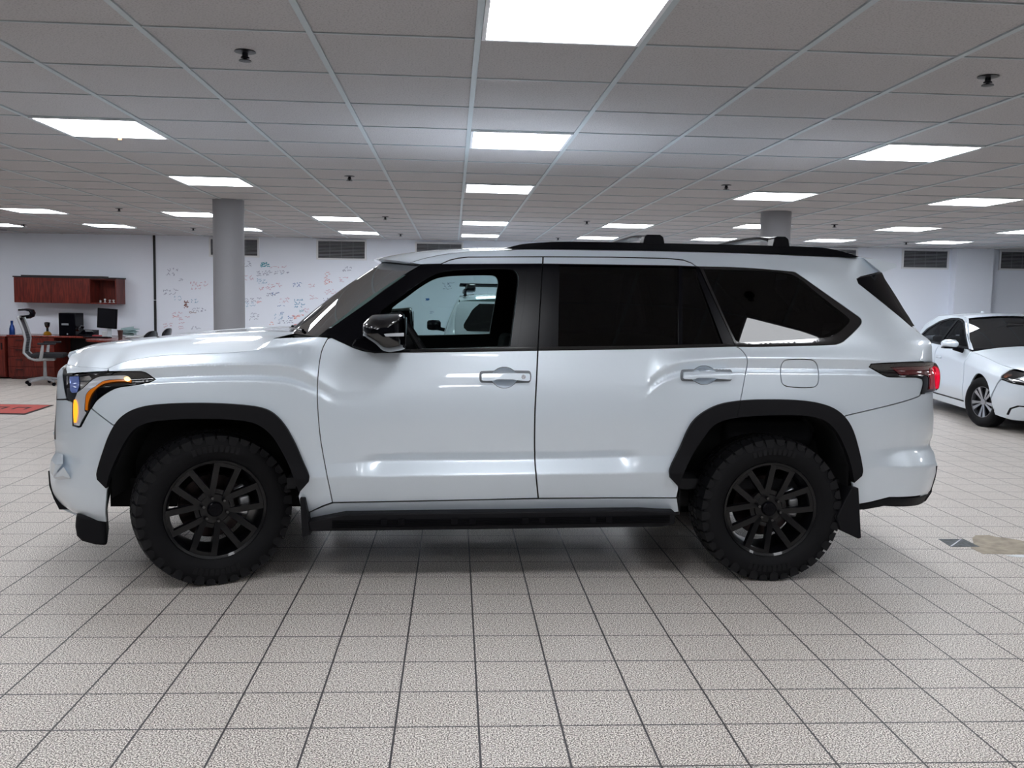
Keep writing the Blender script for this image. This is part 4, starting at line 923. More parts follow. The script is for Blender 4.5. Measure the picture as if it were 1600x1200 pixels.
def make_wheel(parent, loc, rot, Rt=.4135, wid=.275):
    w = empty('wheel', loc, rot, parent); rim = .272; h = wid/2
    tm = tyre_mesh(Rt, wid, rim); tm.cur = 1
    for a0 in (-math.pi/2, math.pi/2):                       # worn raised moulding on the side wall
        for k in range(-4, 5):
            a = a0+k*.085; f = lambda r, a, y: (r*math.cos(a), y, r*math.sin(a))
            tm.prism([(.318, a-.028), (.318, a+.028), (.352, a+.028), (.352, a-.028)], lambda p: f(p[0], p[1], -h*.99), lambda p: f(p[0], p[1], -h*1.025))
    tm.build('tyre', ['rubber', 'rubber_block'], w, smooth=30)
    y0 = -h*.80
    m = MB(); m.lathe([(rim-.004, y0-.004), (rim+.001, y0+.004), (rim-.004, y0+.012), (rim-.022, y0+.014), (rim-.032, y0+.035), (rim-.045, y0+.09), (rim-.045, h*.8), (rim+.002, h*.85)], axis='Y', n=72)
    m.lathe([(rim-.004, y0-.004), (rim-.018, y0+.002), (rim-.026, y0+.020), (rim-.045, y0+.09)], axis='Y', n=72)
    yh = y0+.030                                             # hub face sits deeper than the lip
    m.lathe([(.001, yh-.002), (.078, yh-.002), (.088, yh+.010), (.088, yh+.05), (.001, yh+.05)], axis='Y', n=48)
    for k in range(6):
        a = R(14+60*k); ca, sa = math.cos(a), math.sin(a)
        def q(r, t, y): return (r*ca-t*sa, y, r*sa+t*ca)
        for s in (-1, 1):
            # bar: from hub (r .06, offset .024) to lip (r .246, offset .052), width .024
            b0, b1, wd2 = .034*s, .058*s, .0200
            lo = [(.055, b0), (.13, .044*s), (.245, b1)]
            top = []; 
            rows = []
            for r, t in lo:
                yy = yh+(y0+.004-yh)*min(1, max(0, (r-.05)/.17))
                rows.append([q(r, t-wd2, yy+.028), q(r, t-wd2*.8, yy), q(r, t+wd2*.8, yy), q(r, t+wd2, yy+.028), q(r, t-wd2, yy+.028)])
            m.grid(rows); m.add(rows[0][:4], [(0, 1, 2, 3)]); m.add(rows[-1][:4], [(3, 2, 1, 0)])
        yy = y0+.006
        # cross piece closing each slot near the lip
        rows = []
        for t in np.linspace(-.066, .066, 6):
            rr = math.sqrt(.251**2-t*t); rows.append([q(rr-.020, t, yy+.022), q(rr-.018, t, yy), q(rr+.004, t, yy), q(rr+.006, t, yy+.022), q(rr-.020, t, yy+.022)])
        m.grid(rows)
        # shallow web that closes the slot beside the hub
        m.prism([(.07, -.026), (.105, -.020), (.105, .020), (.07, .026)], lambda p: q(p[0], p[1], yh+.004), lambda p: q(p[0], p[1], yh+.03))
    m.build('rim', 'rim', w, smooth=32)
    m = MB(); m.lathe([(.001, yh-.024), (.034, yh-.024), (.040, yh-.018), (.042, yh), (.001, yh)], axis='Y', n=36)
    for rx, rz in ((.022, .014), (.008, .013), (.015, .006)):
        pts = [(rx*math.cos(t), yh-.0255, rz*math.sin(t)+(.006 if rx == .015 else 0)) for t in np.linspace(0, 2*math.pi, 25)]; m.tube(pts, .0012, 5, cap=False)
    m.build('centre_cap', 'black_satin', w)
    for k in range(6):
        a = R(44+60*k); m = MB(); m.lathe([(.001, yh-.030), (.008, yh-.030), (.0105, yh-.024), (.0105, yh), (.001, yh)], (.064*math.cos(a), 0, .064*math.sin(a)), 'Y', 6); m.build('lug_nut', 'black_gloss', w)
    m = MB(); m.lathe([(.06, .012), (.172, .012), (.176, .016), (.176, .040), (.06, .040)], axis='Y', n=48); m.lathe([(.001, -.02), (.085, -.02), (.085, .05)], axis='Y', n=36); m.build('brake_disc', 'disc', w)
    m = MB()
    for a0, r in ((28, .165), (8, .168), (-12, .165)):
        a = R(a0); m.box((r*math.cos(a), -.010, r*math.sin(a)), (.060, .05, .050), ry=-a)
    m.build('brake_caliper', 'caliper', w, bevel=.012, seg=3)
    return w
RT_ = .4135
wz = RT_-.006
wheel_rear = make_wheel(suv, (3.099, -.848, wz), 0)
STEER = R(22)
wheel_front = make_wheel(suv, (0, -.848, wz), STEER)
for src, u, st in ((wheel_rear, 3.099, 0), (wheel_front, 0, STEER)):
    c = copy_tree(src, suv); c.location = (u, .848, wz); c.rotation_euler = (0, 0, math.pi+st)
m = MB(); m.tube([(3.099, -.7, wz-.03), (3.099, .7, wz-.03)], .05, 12); m.tube([(0, -.7, wz-.03), (0, .7, wz-.03)], .035, 12); m.build('axle', 'dark', suv)
# ------------------------------------------------------------------ small car wheel
def car_wheel(parent, loc, rot, Rt=.317, wid=.205, rim=.208, metal='alloy'):
    w = empty('wheel', loc, rot, parent); h = wid/2
    m = MB(); prof = [(rim-.01, -h*.75), (rim+.004, -h*.86), ((rim+Rt)/2, -h*1.02), (Rt-.02, -h*.92), (Rt, -h*.70), (Rt, h*.70), (Rt-.02, h*.92), ((rim+Rt)/2, h*1.02), (rim-.01, h*.75)]
    m.lathe(prof, axis='Y', n=64); m.build('tyre', 'rubber', w)
    m = MB(); y0 = -h*.74
    m.lathe([(rim, y0+.01), (rim-.002, y0), (rim-.014, y0), (rim-.022, y0+.03), (rim-.03, h*.7)], axis='Y', n=48); m.lathe([(.001, y0+.012), (.04, y0+.012), (.05, y0+.03)], axis='Y', n=24)
    m.build('rim', metal, w)
    m = MB(); m.lathe([(.001, y0+.045), (rim-.02, y0+.05)], axis='Y', n=40); m.build('wheel_back', 'black_satin', w)
    m = MB()
    for k in range(10):
        a = R(36*k+(6 if k % 2 else -6)); ca, sa = math.cos(a), math.sin(a); w0, w1 = .009, .024
        m.prism([(.03, -w0), (rim-.05, -w1*.8), (rim-.012, -w1), (rim-.012, w1), (rim-.05, w1*.8), (.03, w0)], lambda p: (p[0]*ca-p[1]*sa, y0+.004+.02*(1-p[0]/rim), p[0]*sa+p[1]*ca), lambda p: (p[0]*ca-p[1]*sa, y0+.035, p[0]*sa+p[1]*ca))
    m.build('spokes', metal, w, smooth=30)
    return w
def arch(u0, z0, r, a0, a1, n=18): return [(u0+r*math.cos(R(a)), z0+r*math.sin(R(a))) for a in np.linspace(a0, a1, n)]
# ------------------------------------------------------------------ white saloon at the right, nose towards the camera
def K(us, zs, ws): return list(zip(us, zs, ws))
su = (-.95, -.6, -.35, 0, .4, .8, 1.3, 2.0, 2.7, 3.0, 3.2)
SEDN = Curve1([.15, .30, .45, .60, .70, .80, 1.4], [-.84, -.91, -.93, -.92, -.86, -.70, -.45])
def sred(u, z):
    un = SEDN(z); t = np.clip((-.20-u)/(-.20-un), 0, 1.1); s = np.clip((u-2.85)/.35, 0, 1.1); return .34*t**2.4+.22*s**2.6
SEDB = Body([K(su, [.10]*11, [.80]*11), K(su, [.27]*11, [.85]*11), K(su, [.45]*11, [.885]*11), K(su, [.58]*11, [.882]*11), K(su, [.62, .66, .69, .72, .75, .78, .81, .84, .87, .88, .88], [.87, .885, .89, .895, .885, .885, .885, .885, .89, .88, .86]),
  K(su, [.68, .76, .81, .865, .915, .955, .965, .98, 1.0, 1.02, 1.02], [.70, .73, .75, .765, .78, .80, .825, .83, .82, .80, .76]), K(su, [1.34]*11, [.60]*11), K(su, [1.395]*11, [.555]*11), K(su, [1.5]*11, [.42]*11)], sred)
pc = onz(1529, 666, 0)
sed = empty('white_sedan', (0, 0, 0), R(80)); sed.scale = (1.03,)*3
ax = np.array([math.cos(R(80)), math.sin(R(80)), 0]); ay = np.array([-ax[1], ax[0], 0])
o_ = pc-ay*.86*1.03; sed.location = (o_[0], o_[1], 0)
tag(sed, 'white four-door sedan parked behind the tail of the big SUV, cut by the right edge', 'car')
smir = []
def SP(name, polys, m, parent=sed, **k):
    k.setdefault('du', .05); k.setdefault('dz', .02)
    o = SEDB.panel(name, polys, m, parent, **k)
    if parent is sed: smir.append(o)
    return o
beltz = lambda u: float(np.interp(u, su, [.68, .76, .81, .865, .915, .955, .965, .98, 1.0, 1.02, 1.02]))
he = [(u, beltz(u)-.002) for u in np.linspace(-.50, .55, 12)]
fa = arch(0, .315, .365, 172, 5)
SP('front_fender', [(he+[(.60, .94), (.56, .80), (.55, .55), (.60, .25), (.42, .25)]+fa[::-1][1:]+[(-.36, .42), (-.47, .60), (-.52, .66), (-.46, .755), (-.47, .775)], [])], 'paint')
SP('front_bumper', [([(-.365, .38), (-.36, .33), (-.38, .20), (-.60, .165), (-.86, .17), (-.95, .30), (-.95, .60), (-.90, .66), (-.82, .60), (-.66, .615), (-.53, .645), (-.475, .59)], [])], 'paint')
hl_ = SP('headlamp', [([(-.46, .765), (-.52, .665), (-.655, .625), (-.82, .61), (-.89, .665), (-.86, .69), (-.70, .735)], [])], 'black_gloss', off=-.002, du=.02, dz=.01)
SP('reflector', [([(-.51, .725), (-.545, .68), (-.58, .668), (-.585, .71)], [])], 'amber_dark', hl_, off=.004, flange=.004, du=.02, dz=.01)
SP('lamp_glass', [([(-.68, .72), (-.66, .65), (-.80, .63), (-.86, .665), (-.84, .685)], [])], 'chrome', hl_, off=.004, flange=.004, du=.02, dz=.01)
SP('air_scoop', [([(-.60, .22), (-.66, .30), (-.75, .34), (-.92, .345), (-.92, .36), (-.74, .36), (-.64, .315), (-.57, .225)], [])], 'black_satin', off=.004, flange=.01, du=.02, dz=.01)
wf = [(.78, .985), (1.0, 1.10), (1.22, 1.215), (1.42, 1.295), (1.56, 1.325), (1.70, 1.335), (1.70, .995), (1.2, .985)]
wr = [(1.76, .995), (1.76, 1.337), (2.05, 1.33), (2.35, 1.28), (2.62, 1.17), (2.72, 1.06), (2.6, 1.02), (2.2, 1.01)]
sfd = SP('front_door', [([(.61, .925), (.57, .80), (.56, .55), (.61, .27), (1.66, .27), (1.70, .6), (1.73, .97), (1.2, .97), (.72, .955)], [])], 'paint')
srd = SP('rear_door', [([(1.74, .97), (1.71, .6), (1.67, .27), (2.22, .27), (2.34, .42), (2.55, .66), (2.75, .80), (2.82, 1.0), (2.3, .99)], [])], 'paint')
SP('window_frame', [([(.70, .96), (1.73, .975), (1.73, 1.36), (1.55, 1.345), (1.40, 1.31), (1.18, 1.22), (.95, 1.10)], [wf])], 'black_satin', sfd, off=-.002)
SP('side_glass', [(wf, [])], 'glass_car', sfd, off=-.01, shrink=-.003)
SP('window_frame', [([(1.74, .975), (2.3, .995), (2.82, 1.005), (2.70, 1.17), (2.38, 1.305), (2.06, 1.352), (1.74, 1.36)], [wr])], 'black_satin', srd, off=-.002)
SP('side_glass', [(wr, [])], 'glass_car', srd, off=-.01, shrink=-.003)
SP('roof_side', [([(.60, .955), (.70, .962), (.95, 1.105), (1.18, 1.225), (1.40, 1.315), (1.55, 1.35), (1.73, 1.364), (2.06, 1.357), (2.38, 1.31), (2.70, 1.18), (2.83, 1.0), (2.76, .80), (2.56, .66), (2.35, .42)]+arch(2.7, .315, .365, 165, 10)+[(3.08, .20), (3.15, .22), (3.19, .45), (3.18, 1.0), (3.08, 1.04), (2.92, 1.23), (2.62, 1.385), (2.1, 1.40), (1.6, 1.395), (1.38, 1.36), (1.1, 1.235), (.85, 1.09)], [])], 'paint')
SP('sill', [([(.42, .255), (2.30, .255), (2.33, .16), (.40, .16)], [])], 'paint', off=.004)
SP('door_lining', [([(-.85, .6), (-.5, .72), (.5, .88), (.9, 1.09), (1.4, 1.33), (2.6, 1.36), (3.0, 1.05), (3.15, .95), (3.15, .3), (3.09, .3)]+arch(2.7, .315, .40, 10, 170)+[(2.2, .22), (.5, .22)]+arch(0, .315, .40, 10, 170)+[(-.8, .25)], [inset(np.array(wf), -.0)[::1], wr])], 'cabin', off=-.05, flange=.02, shrink=.0, du=.1, dz=.05)
for u0 in (0, 2.7):
    pts = [(u0+.39*math.cos(R(a)), .315+.39*math.sin(R(a))) for a in np.linspace(-10, 190, 20)]; m = MB(); m.grid([[(p[0], -l, p[1]) for l in (.84, .5)] for p in pts]); m.add([(p[0], -.5, p[1]) for p in pts], [tuple(range(20))]); smir.append(m.build('wheel_housing', 'dark', sed, fix=False))
# handles, mirror
m = MB(); m.box((1.52, -.90, .80), (.18, .022, .03)); smir.append(m.build('door_handle', 'paint', sed, bevel=.008))
m = MB(); secs = []
for l, s in ((.90, .5), (.93, .9), (1.0, 1), (1.06, .9), (1.09, .5)): secs.append([(.80+(.085*s)*math.cos(t)+(l-.9)*.25, -l, 1.02+.062*s*math.sin(t)) for t in np.linspace(0, 2*math.pi, 17)])
m.grid(secs); m.add(secs[0][:-1], [tuple(range(16))]); m.add(secs[-1][:-1], [tuple(range(16))]); mm = m.build('door_mirror', 'paint', sed, smooth=60); smir.append(mm)
m = MB(); m.tube([(.80, -.82, .93), (.82, -.95, .965)], [.035, .03], 10); m.box((.825, -1.0, .968), (.14, .17, .022)); m.build('mirror_arm', 'black_satin', mm, bevel=.006)
# bonnet, screen, roof, nose
m = MB(); Pg = []
for ue in np.linspace(-.80, .56, 24):
    we = float(SEDB.W(ue, beltz(ue)))-.003; s = (ue+.80)/1.36
    Pg.append([(ue-.13*(1-t*t)*(1-.3*s), -t*we, beltz(ue)+(.045+.05*s)*(1-abs(t)**2.2)-.02*(1-s)*(1-t*t)) for t in np.linspace(-1, 1, 31)])
m.grid(Pg); m.build('bonnet', 'paint', sed, fix=False, smooth=50)
def sws(s, t):
    ue = .62+.80*s; ze = .95+.405*s; we = float(SEDB.W(ue, ze))-.003; return (ue-.20*(1-t*t), -t*we, ze+.05*(1-t*t)*(.5+.5*s)+.02*math.sin(math.pi*s))
m = MB(); m.grid([[sws(s, t) for t in np.linspace(-1, 1, 25)] for s in np.linspace(0, 1, 10)]); m.build('windscreen', 'glass_front', sed, fix=False)
m = MB(); m.grid([[sws(s, t) for t in np.linspace(-1, 1, 25)] for s in (-.10, .035)]); m.build('cowl', 'black_satin', sed, fix=False, loc=(-.004, 0, .004))
m = MB(); Pg = []
for ue in np.linspace(1.40, 2.62, 16):
    ze = float(np.interp(ue, [1.38, 1.6, 2.1, 2.62], [1.36, 1.395, 1.40, 1.385])); we = float(SEDB.W(ue, ze)); s = (ue-1.4)/1.22
    Pg.append([(ue-.20*(1-t*t)*(1-s), -t*we, ze+.05*(1-abs(t)**2.4)) for t in np.linspace(-1, 1, 25)])
m.grid(Pg); m.build('roof', 'paint', sed, fix=False)
m = MB(); m.grid([[(p[0], p[1]*.96, p[2]-.04) for p in r] for r in Pg]); m.build('headlining', 'cabin', sed, fix=False)
m = MB(); m.prism([(-.05, 0), (.06, 0), (.05, .035), (.02, .045)], lambda p: (2.40+p[0], -.015, 1.425+p[1]), lambda p: (2.40+p[0], .015, 1.425+p[1])); m.build('roof_antenna', 'paint', sed, bevel=.006)
m = MB(); m.grid([[(2.62+.46*s+.12*(1-t*t)*(1-s), -t*(float(SEDB.W(2.62+.46*s, 1.38-.34*s))), 1.385-.345*s+.045*(1-t*t)) for t in np.linspace(-1, 1, 17)] for s in np.linspace(0, 1, 6)]); m.build('rear_window', 'glass_dark', sed, fix=False)
m = MB(); m.grid([[(3.08+.10*s, -t*(float(SEDB.W(3.08+.10*s, 1.03))), 1.04-.02*s+.02*(1-t*t)) for t in np.linspace(-1, 1, 17)] for s in np.linspace(0, 1, 5)]); m.build('boot_lid', 'paint', sed, fix=False)
zz = np.linspace(.16, .70, 16); Pg = [[(float(SEDN(z))-.10*(1-t*t)+.0, -t*float(SEDB.W(float(SEDN(z)), z)), z) for t in np.linspace(-1, 1, 25)] for z in zz]
m = MB(); m.grid(Pg); m.build('nose_panel', 'paint', sed, fix=False)
m = MB(); m.grid([[(p[0]-.004, p[1]*.8, p[2]) for p in r] for r in Pg[2:9]]); m.build('grille', 'black_satin', sed, fix=False)
zz = np.linspace(.20, 1.02, 10); m = MB(); m.grid([[(3.18+.04*(1-t*t), -t*float(SEDB.W(3.18, z)), z) for t in np.linspace(1, -1, 17)] for z in zz]); m.build('tail_panel', 'paint', sed, fix=False)
m = MB(); m.b2((-.6, -.46, .18), (3.1, .46, .30)); m.build('underbody', 'dark', sed, smooth=0); m = MB(); m.b2((.5, -.78, .25), (3.1, .78, .34)); m.build('cabin_floor', 'cabin', sed, smooth=0)
m = MB(); m.prism([(.55, .6), (.55, .93), (.75, .97), (1.05, .93), (1.1, .6)], lambda p: (p[0], -.72, p[1]), lambda p: (p[0], .72, p[1])); m.build('dashboard', 'cabin', sed, bevel=.02)
for u, l in ((1.55, .37), (1.55, -.37), (2.4, .37), (2.4, -.37)):
    m = MB(); m.box((u, l, .50), (.5, .46, .16)); m.box((u+.28, l, .80), (.13, .44, .56), ry=.22); m.box((u+.36, l, 1.14), (.08, .24, .15), ry=.1); m.build('seat', 'fabric', sed, bevel=.03)
t = MB(); t.tube([(1.12+.17*math.sin(a)*.35, .37+.17*math.cos(a), .93+.17*math.sin(a)) for a in np.linspace(0, 2*math.pi, 25)], .014, 8, cap=False); t.tube([(.95, .37, .88), (1.12, .37, .93)], .03, 8); t.tube([(1.12, .22, .93), (1.12, .52, .93)], .016, 8); t.build('steering_wheel', 'cabin', sed)
m = MB(); m.box((.98, .1, 1.27), (.02, .22, .07)); m.build('interior_mirror', 'cabin', sed, bevel=.008)
for u in (0, 2.7):
    st_ = R(18) if u == 0 else 0; car_wheel(sed, (u, -.775, .317), st_); car_wheel(sed, (u, .775, .317), math.pi+st_)
for o in smir: mirror_part(o)

# ------------------------------------------------------------------ small white crossover seen only through the SUV's open front windows
fu = (-.85, -.4, 0, .6, 1.2, 2.0, 2.7, 3.3)
def fred(u, z):
    t = np.clip((-.2-u)/.65, 0, 1.1); s = np.clip((u-2.85)/.45, 0, 1.1); return .25*t**2.4+.14*s**2.6
FARB = Body([K(fu, [.2]*8, [.80]*8), K(fu, [.45]*8, [.85]*8), K(fu, [.75]*8, [.87]*8), K(fu, [.80, .88, .95, 1.0, 1.02, 1.03, 1.05, 1.06], [.70, .74, .78, .82, .84, .84, .83, .81]), K(fu, [1.48]*8, [.68]*8), K(fu, [1.60]*8, [.60]*8), K(fu, [1.8]*8, [.4]*8)], fred)
pr_ = onplane(716, 500, (0, 12.2, 0), (0, 1, 0)); far = empty('white_crossover', (pr_[0]+.64, 12.2+3.3, 0), R(-90))
tag(far, 'white crossover with roof rack seen through the open side windows of the big SUV', 'car')
fm = []
def FP(name, polys, m, parent=far, **k):
    k.setdefault('du', .08); k.setdefault('dz', .03); o = FARB.panel(name, polys, m, parent, **k)
    if parent is far: fm.append(o)
    return o
w1 = [(.55, 1.04), (1.0, 1.40), (1.10, 1.45), (1.55, 1.46), (1.55, 1.05)]; w2 = [(1.62, 1.05), (1.62, 1.46), (2.4, 1.45), (2.45, 1.06)]; w3 = [(2.52, 1.07), (2.52, 1.44), (2.85, 1.40), (2.98, 1.12)]
FP('body_side', [([(-.85, .35), (-.85, .75), (-.4, .88), (.35, 1.0), (.95, 1.48), (1.2, 1.58), (2.6, 1.58), (3.1, 1.50), (3.3, 1.05), (3.3, .35), (2.98, .32)]+arch(2.6, .34, .38, 5, 175)+arch(0, .34, .38, 5, 175)+[(-.5, .3)], [w1, w2, w3])], 'paint')
for w_ in (w1, w2, w3): FP('side_glass', [(w_, [])], 'glass_ws', off=-.008, flange=.01)
def cross(us, zs, fr, name, mt, bulge, rev=False, off=0):
    m = MB(); g = [[(u+bulge*(1-t*t), -t*(float(FARB.W(min(u, 3.3), z))*fr), z+off*(1-t*t)) for t in np.linspace(-1, 1, 17)] for u, z in zip(us, zs)]
    m.grid(g[::-1] if rev else g); return m.build(name, mt, far, fix=False)
cross(np.linspace(3.3, 3.3, 8), np.linspace(.35, 1.08, 8), 1, 'tailgate', 'paint', .05, True)
zs = np.linspace(1.08, 1.52, 9); us = 3.3-(zs-1.08)*.40
cross(us, zs, 1, 'tailgate_frame', 'paint', .05, True)
m = MB(); g = []
for z in np.linspace(1.13, 1.49, 10):
    k = .90-.06*abs((z-1.31)/.18)**4; g.append([(3.3-(z-1.08)*.40+.055*(1-t*t)+.012, -t*float(FARB.W(3.28, z))*k, z) for t in np.linspace(-1, 1, 17)])
m.grid(g[::-1]); m.build('rear_window', 'black_gloss', far, fix=False)
cross(np.linspace(1.15, 3.12, 12), [1.56, 1.585, 1.60, 1.60, 1.60, 1.60, 1.60, 1.595, 1.59, 1.58, 1.56, 1.52], 1, 'roof', 'paint', 0, off=.04)
cross(np.linspace(-.85, .45, 8), [.80, .86, .89, .92, .95, .97, .99, 1.0], 1, 'bonnet', 'paint', -.03, off=.05)
cross(np.linspace(.40, 1.15, 6), np.linspace(1.0, 1.56, 6), 1, 'windscreen', 'glass_ws', -.15)
cross([-.85]*5, np.linspace(.3, .80, 5), 1, 'nose_panel', 'paint', -.10)
m = MB(); m.box((3.3, 0, .98), (.14, 1.20, .05)); m.build('rear_trim', 'black_satin', far, bevel=.01)
m = MB(); m.tube([(1.3, -.55, 1.64), (1.4, -.55, 1.67), (2.8, -.55, 1.67), (3.0, -.55, 1.60)], .02, 8); fm.append(m.build('roof_rail', 'black_satin', far))
for u in (1.6, 2.75):
    m = MB(); m.tube([(u, -.62, 1.745), (u, .62, 1.745)], .017, 8); b = m.build('crossbar', 'black_satin', far)
    for s in (-1, 1): k = MB(); k.box((u, s*.47, 1.70), (.09, .13, .11)); k.build('bar_foot', 'black_gloss', b, bevel=.02)
m = MB(); secs = [[(.62+.05*s*math.cos(t), -l, 1.12+.085*s*math.sin(t)) for t in np.linspace(0, 2*math.pi, 15)] for l, s in ((.90, .6), (.93, .95), (1.03, 1), (1.10, .9), (1.12, .6))]
m.grid(secs); m.add(secs[0][:-1], [tuple(range(14))]); m.add(secs[-1][:-1], [tuple(range(14))]); m.tube([(.64, -.80, 1.04), (.62, -.95, 1.07)], .03, 8); fm.append(m.build('door_mirror', 'black_satin', far, smooth=60))
m = MB(); m.b2((-.7, -.45, .25), (3.2, .45, .9)); m.build('underbody', 'dark', far, smooth=0)
for u in (0, 2.6): car_wheel(far, (u, -.74, .335), 0, .335, .215, .21); car_wheel(far, (u, .74, .335), math.pi, .335, .215, .21)
for o in fm: mirror_part(o)

# ------------------------------------------------------------------ the desk corner at the back left
def wroot(name, a, d, z, label, cat_, group=None, rz=0):
    return tag(empty(name, wall_pt(a, d, z), WROT+rz), label, cat_, group)
def span(x0, x1, y, d): return onwall(x0, y, d)[0], onwall(x1, y, d)[0]
# wall cabinet
D = .36
a0, a1 = span(21.5, 181, 450, D); am = onwall(141, 450, D)[0]; ad_ = onwall(80, 450, D)[0]; zt = onwall(80, 434, D)[1]; zb = onwall(80, 473.5, D)[1]
t = wroot('overhead_cabinet', a0, .003, zb, 'cherry wood wall cabinet with two doors and one open end shelf', 'cabinet')
W_, H_ = a1-a0, zt-zb; X1 = am-a0; X2 = ad_-a0
m = MB(); th = .022
m.b2((0, -D+.02, 0), (X1, 0, H_)); m.b2((X1, -.012, 0), (W_, 0, H_)); m.b2((X1, -D+.02, 0), (W_, -.012, th)); m.b2((X1, -D+.02, H_-th), (W_, -.012, H_)); m.b2((W_-th, -D+.02, th), (W_, -.012, H_-th))
m.build('body', 'wood', t, smooth=0)
for x0, x1 in ((0, X2), (X2, X1)):
    m = MB(); m.b2((x0+.005, -D-.002, .004), (x1-.005, -D+.018, H_-.004)); m.build('door', 'wood', t, smooth=0, bevel=.002)
m = MB(); m.b2((-.01, -D-.01, H_), (W_+.02, 0, H_+.022)); m.build('top', 'black_thin', t, smooth=0)
t2 = wroot('black_panel', a0+(onwall(31, 432, .2)[0]-onwall(21.5, 432, .2)[0]), .2, zt+.022, 'thin black board lying on top of the wall cabinet', 'board')
m = MB(); wB = onwall(157, 432, .2)[0]-onwall(31, 432, .2)[0]; m.b2((0, -.12, 0), (wB, .12, .02)); m.build('board', 'black_thin', t2, smooth=0)
for i, (px, h) in enumerate(((155, .035), (162, .07), (169.5, .055), (175.5, .055))):
    a, _ = onwall(px, 469, .25); m = MB()
    m.lathe([(.001, 0), (.022, 0), (.024, .004), (.012, .012), (.010, h*.55), (.020, h*.7), (.020, h*.9), (.001, h)], n=12)
    o = m.build('figurine', 'paper', loc=wall_pt(a, .2, zb+.0235)); tag(o, ['small white figurine, the lowest one, at the inner end of the open shelf', 'tallest small white figurine on the open cabinet shelf', 'small white figurine right of the tallest one on the shelf', 'small white figurine nearest the outer end of the open shelf'][i], 'figurine', 'figurines on the open shelf')
# low filing unit
D = .58; ztop = onwall(50, 524, D)[1]
a0, a1 = span(12.5, 85, 560, D)
t = wroot('drawer_unit', a0, 0, 0, 'cherry wood lateral drawer unit behind the grey office chair', 'cabinet')
wU = a1-a0; m = MB(); m.b2((0, -D+.02, .03), (wU, 0, ztop-.032)); m.b2((.02, -D+.05, 0), (wU-.02, -.02, .03)); m.build('body', 'wood', t, smooth=0)
hs = np.linspace(.05, ztop-.035, 5)
for i in range(4):
    m = MB(); m.b2((.004, -D-.001, hs[i]+.004), (wU-.004, -D+.019, hs[i+1]-.004)); dr = m.build('drawer', 'wood', t, smooth=0, bevel=.002)
    m = MB(); m.box((wU*.25, -D-.014, hs[i+1]-.05), (.12, .018, .012)); m.build('pull', 'black_thin', dr, smooth=0)
a00 = onwall(-60, 560, D)[0]; a01 = onwall(8, 560, D)[0]
t = wroot('low_cupboard', a00, 0, 0, 'cherry wood low cupboard cut by the left edge, beside the drawer unit', 'cabinet')
wL = a01-a00; m = MB(); m.b2((0, -D+.02, .03), (wL, 0, ztop-.05)); m.build('body', 'wood', t, smooth=0)
for x0, x1 in ((0, wL/2), (wL/2, wL)):
    m = MB(); m.b2((x0+.004, -D, .05), (x1-.004, -D+.02, ztop-.07)); dd = m.build('door', 'wood', t, smooth=0, bevel=.002); k = MB(); k.box((x1-.05, -D-.012, ztop-.2), (.012, .018, .12)); k.build('pull', 'black_thin', dd, smooth=0)
m = MB(); m.b2((-.01, -D-.015, ztop-.05), (wL+.02, 0, ztop-.025)); m.build('top', 'woodtop', t, smooth=0)
# worktop along the wall
a2 = onwall(205, 528, D)[0]
t = wroot('desk', a0-.01, 0, 0, 'long cherry wood desk with a rounded peninsula in front of the white wall', 'desk')
q1 = onz(114, 531, ztop); q2 = onz(206, 533.5, ztop)
def toloc(p, a_): v = np.array(p)-WP0; return float(v@wd)-a_, -float(v@wn)
x1, y1 = toloc(q1, a0-.01); x2, y2 = toloc(q2, a0-.01); xe = x2+.02
m = MB(); m.b2((0, -D-.012, ztop-.03), (xe, 0, ztop)); m.build('worktop', 'woodtop', t, smooth=0, bevel=.004)
pen = [(x1, -D-.012), (x1+.02, y1*.55+(-D)*.45), (x1+.12, y1*.9), (x1+.35, y1), (x2, y2), (xe-.1, y2+.03), (xe, y2*.8), (xe, -D-.012)]
m = MB(); m.prism([tuple(p) for p in spline(pen, True, 60)], lambda p: (p[0], p[1], ztop-.03), lambda p: (p[0], p[1], ztop)); m.build('peninsula', 'woodtop', t, smooth=30)
m = MB(); m.b2((wU+.016, -.03, .02), (xe, -.01, ztop-.03)); m.build('knee_shade_panel', 'black_thin', t, smooth=0)  # black panel puts the shade of the knee space into its colour
m = MB(); m.b2((x1+.4, y1+.12, .0), (xe-.1, y1+.15, ztop-.03)); m.build('front_panel', 'black_thin', t, smooth=0)
m = MB(); m.b2((xe-.06, -D+.02, 0), (xe-.02, -.03, ztop-.03)); m.build('end_panel', 'wood', t, smooth=0)
# things on the desk
def on_desk(px, py, d): return onwall(px, py, d)[0]
a = on_desk(19, 520, .3); o = MB().lathe([(.001, 0), (.075, 0), (.078, .02), (.075, .12), (.055, .17), (.035, .20), (.033, .235), (.036, .24), (.036, .27), (.001, .272)], n=24).build('bottle', 'blue'); o.location = wall_pt(a, .3, ztop-.024); tag(o, 'tall blue bottle on the low cupboard at the far left', 'bottle')
o.scale = (.62, .62, onwall(19, 501, .3)[1]/.272-(ztop-.025)/.272)
a = on_desk(74, 515, .3); t = wroot('trophy', a, .3, ztop, 'dark trophy cup on a golden base beside the computer', 'trophy'); hT = onwall(74, 503, .3)[1]-ztop
MB().lathe([(.001, 0), (.065, 0), (.068, .02), (.05, .05), (.02, .065), (.001, .065)], n=24).build('base', 'gold', t)
MB().lathe([(.022, .06), (.02, hT*.55), (.035, hT*.62), (.045, hT*.75), (.05, hT*.95), (.03, hT), (.001, hT)], n=20).build('cup', 'black_gloss', t)
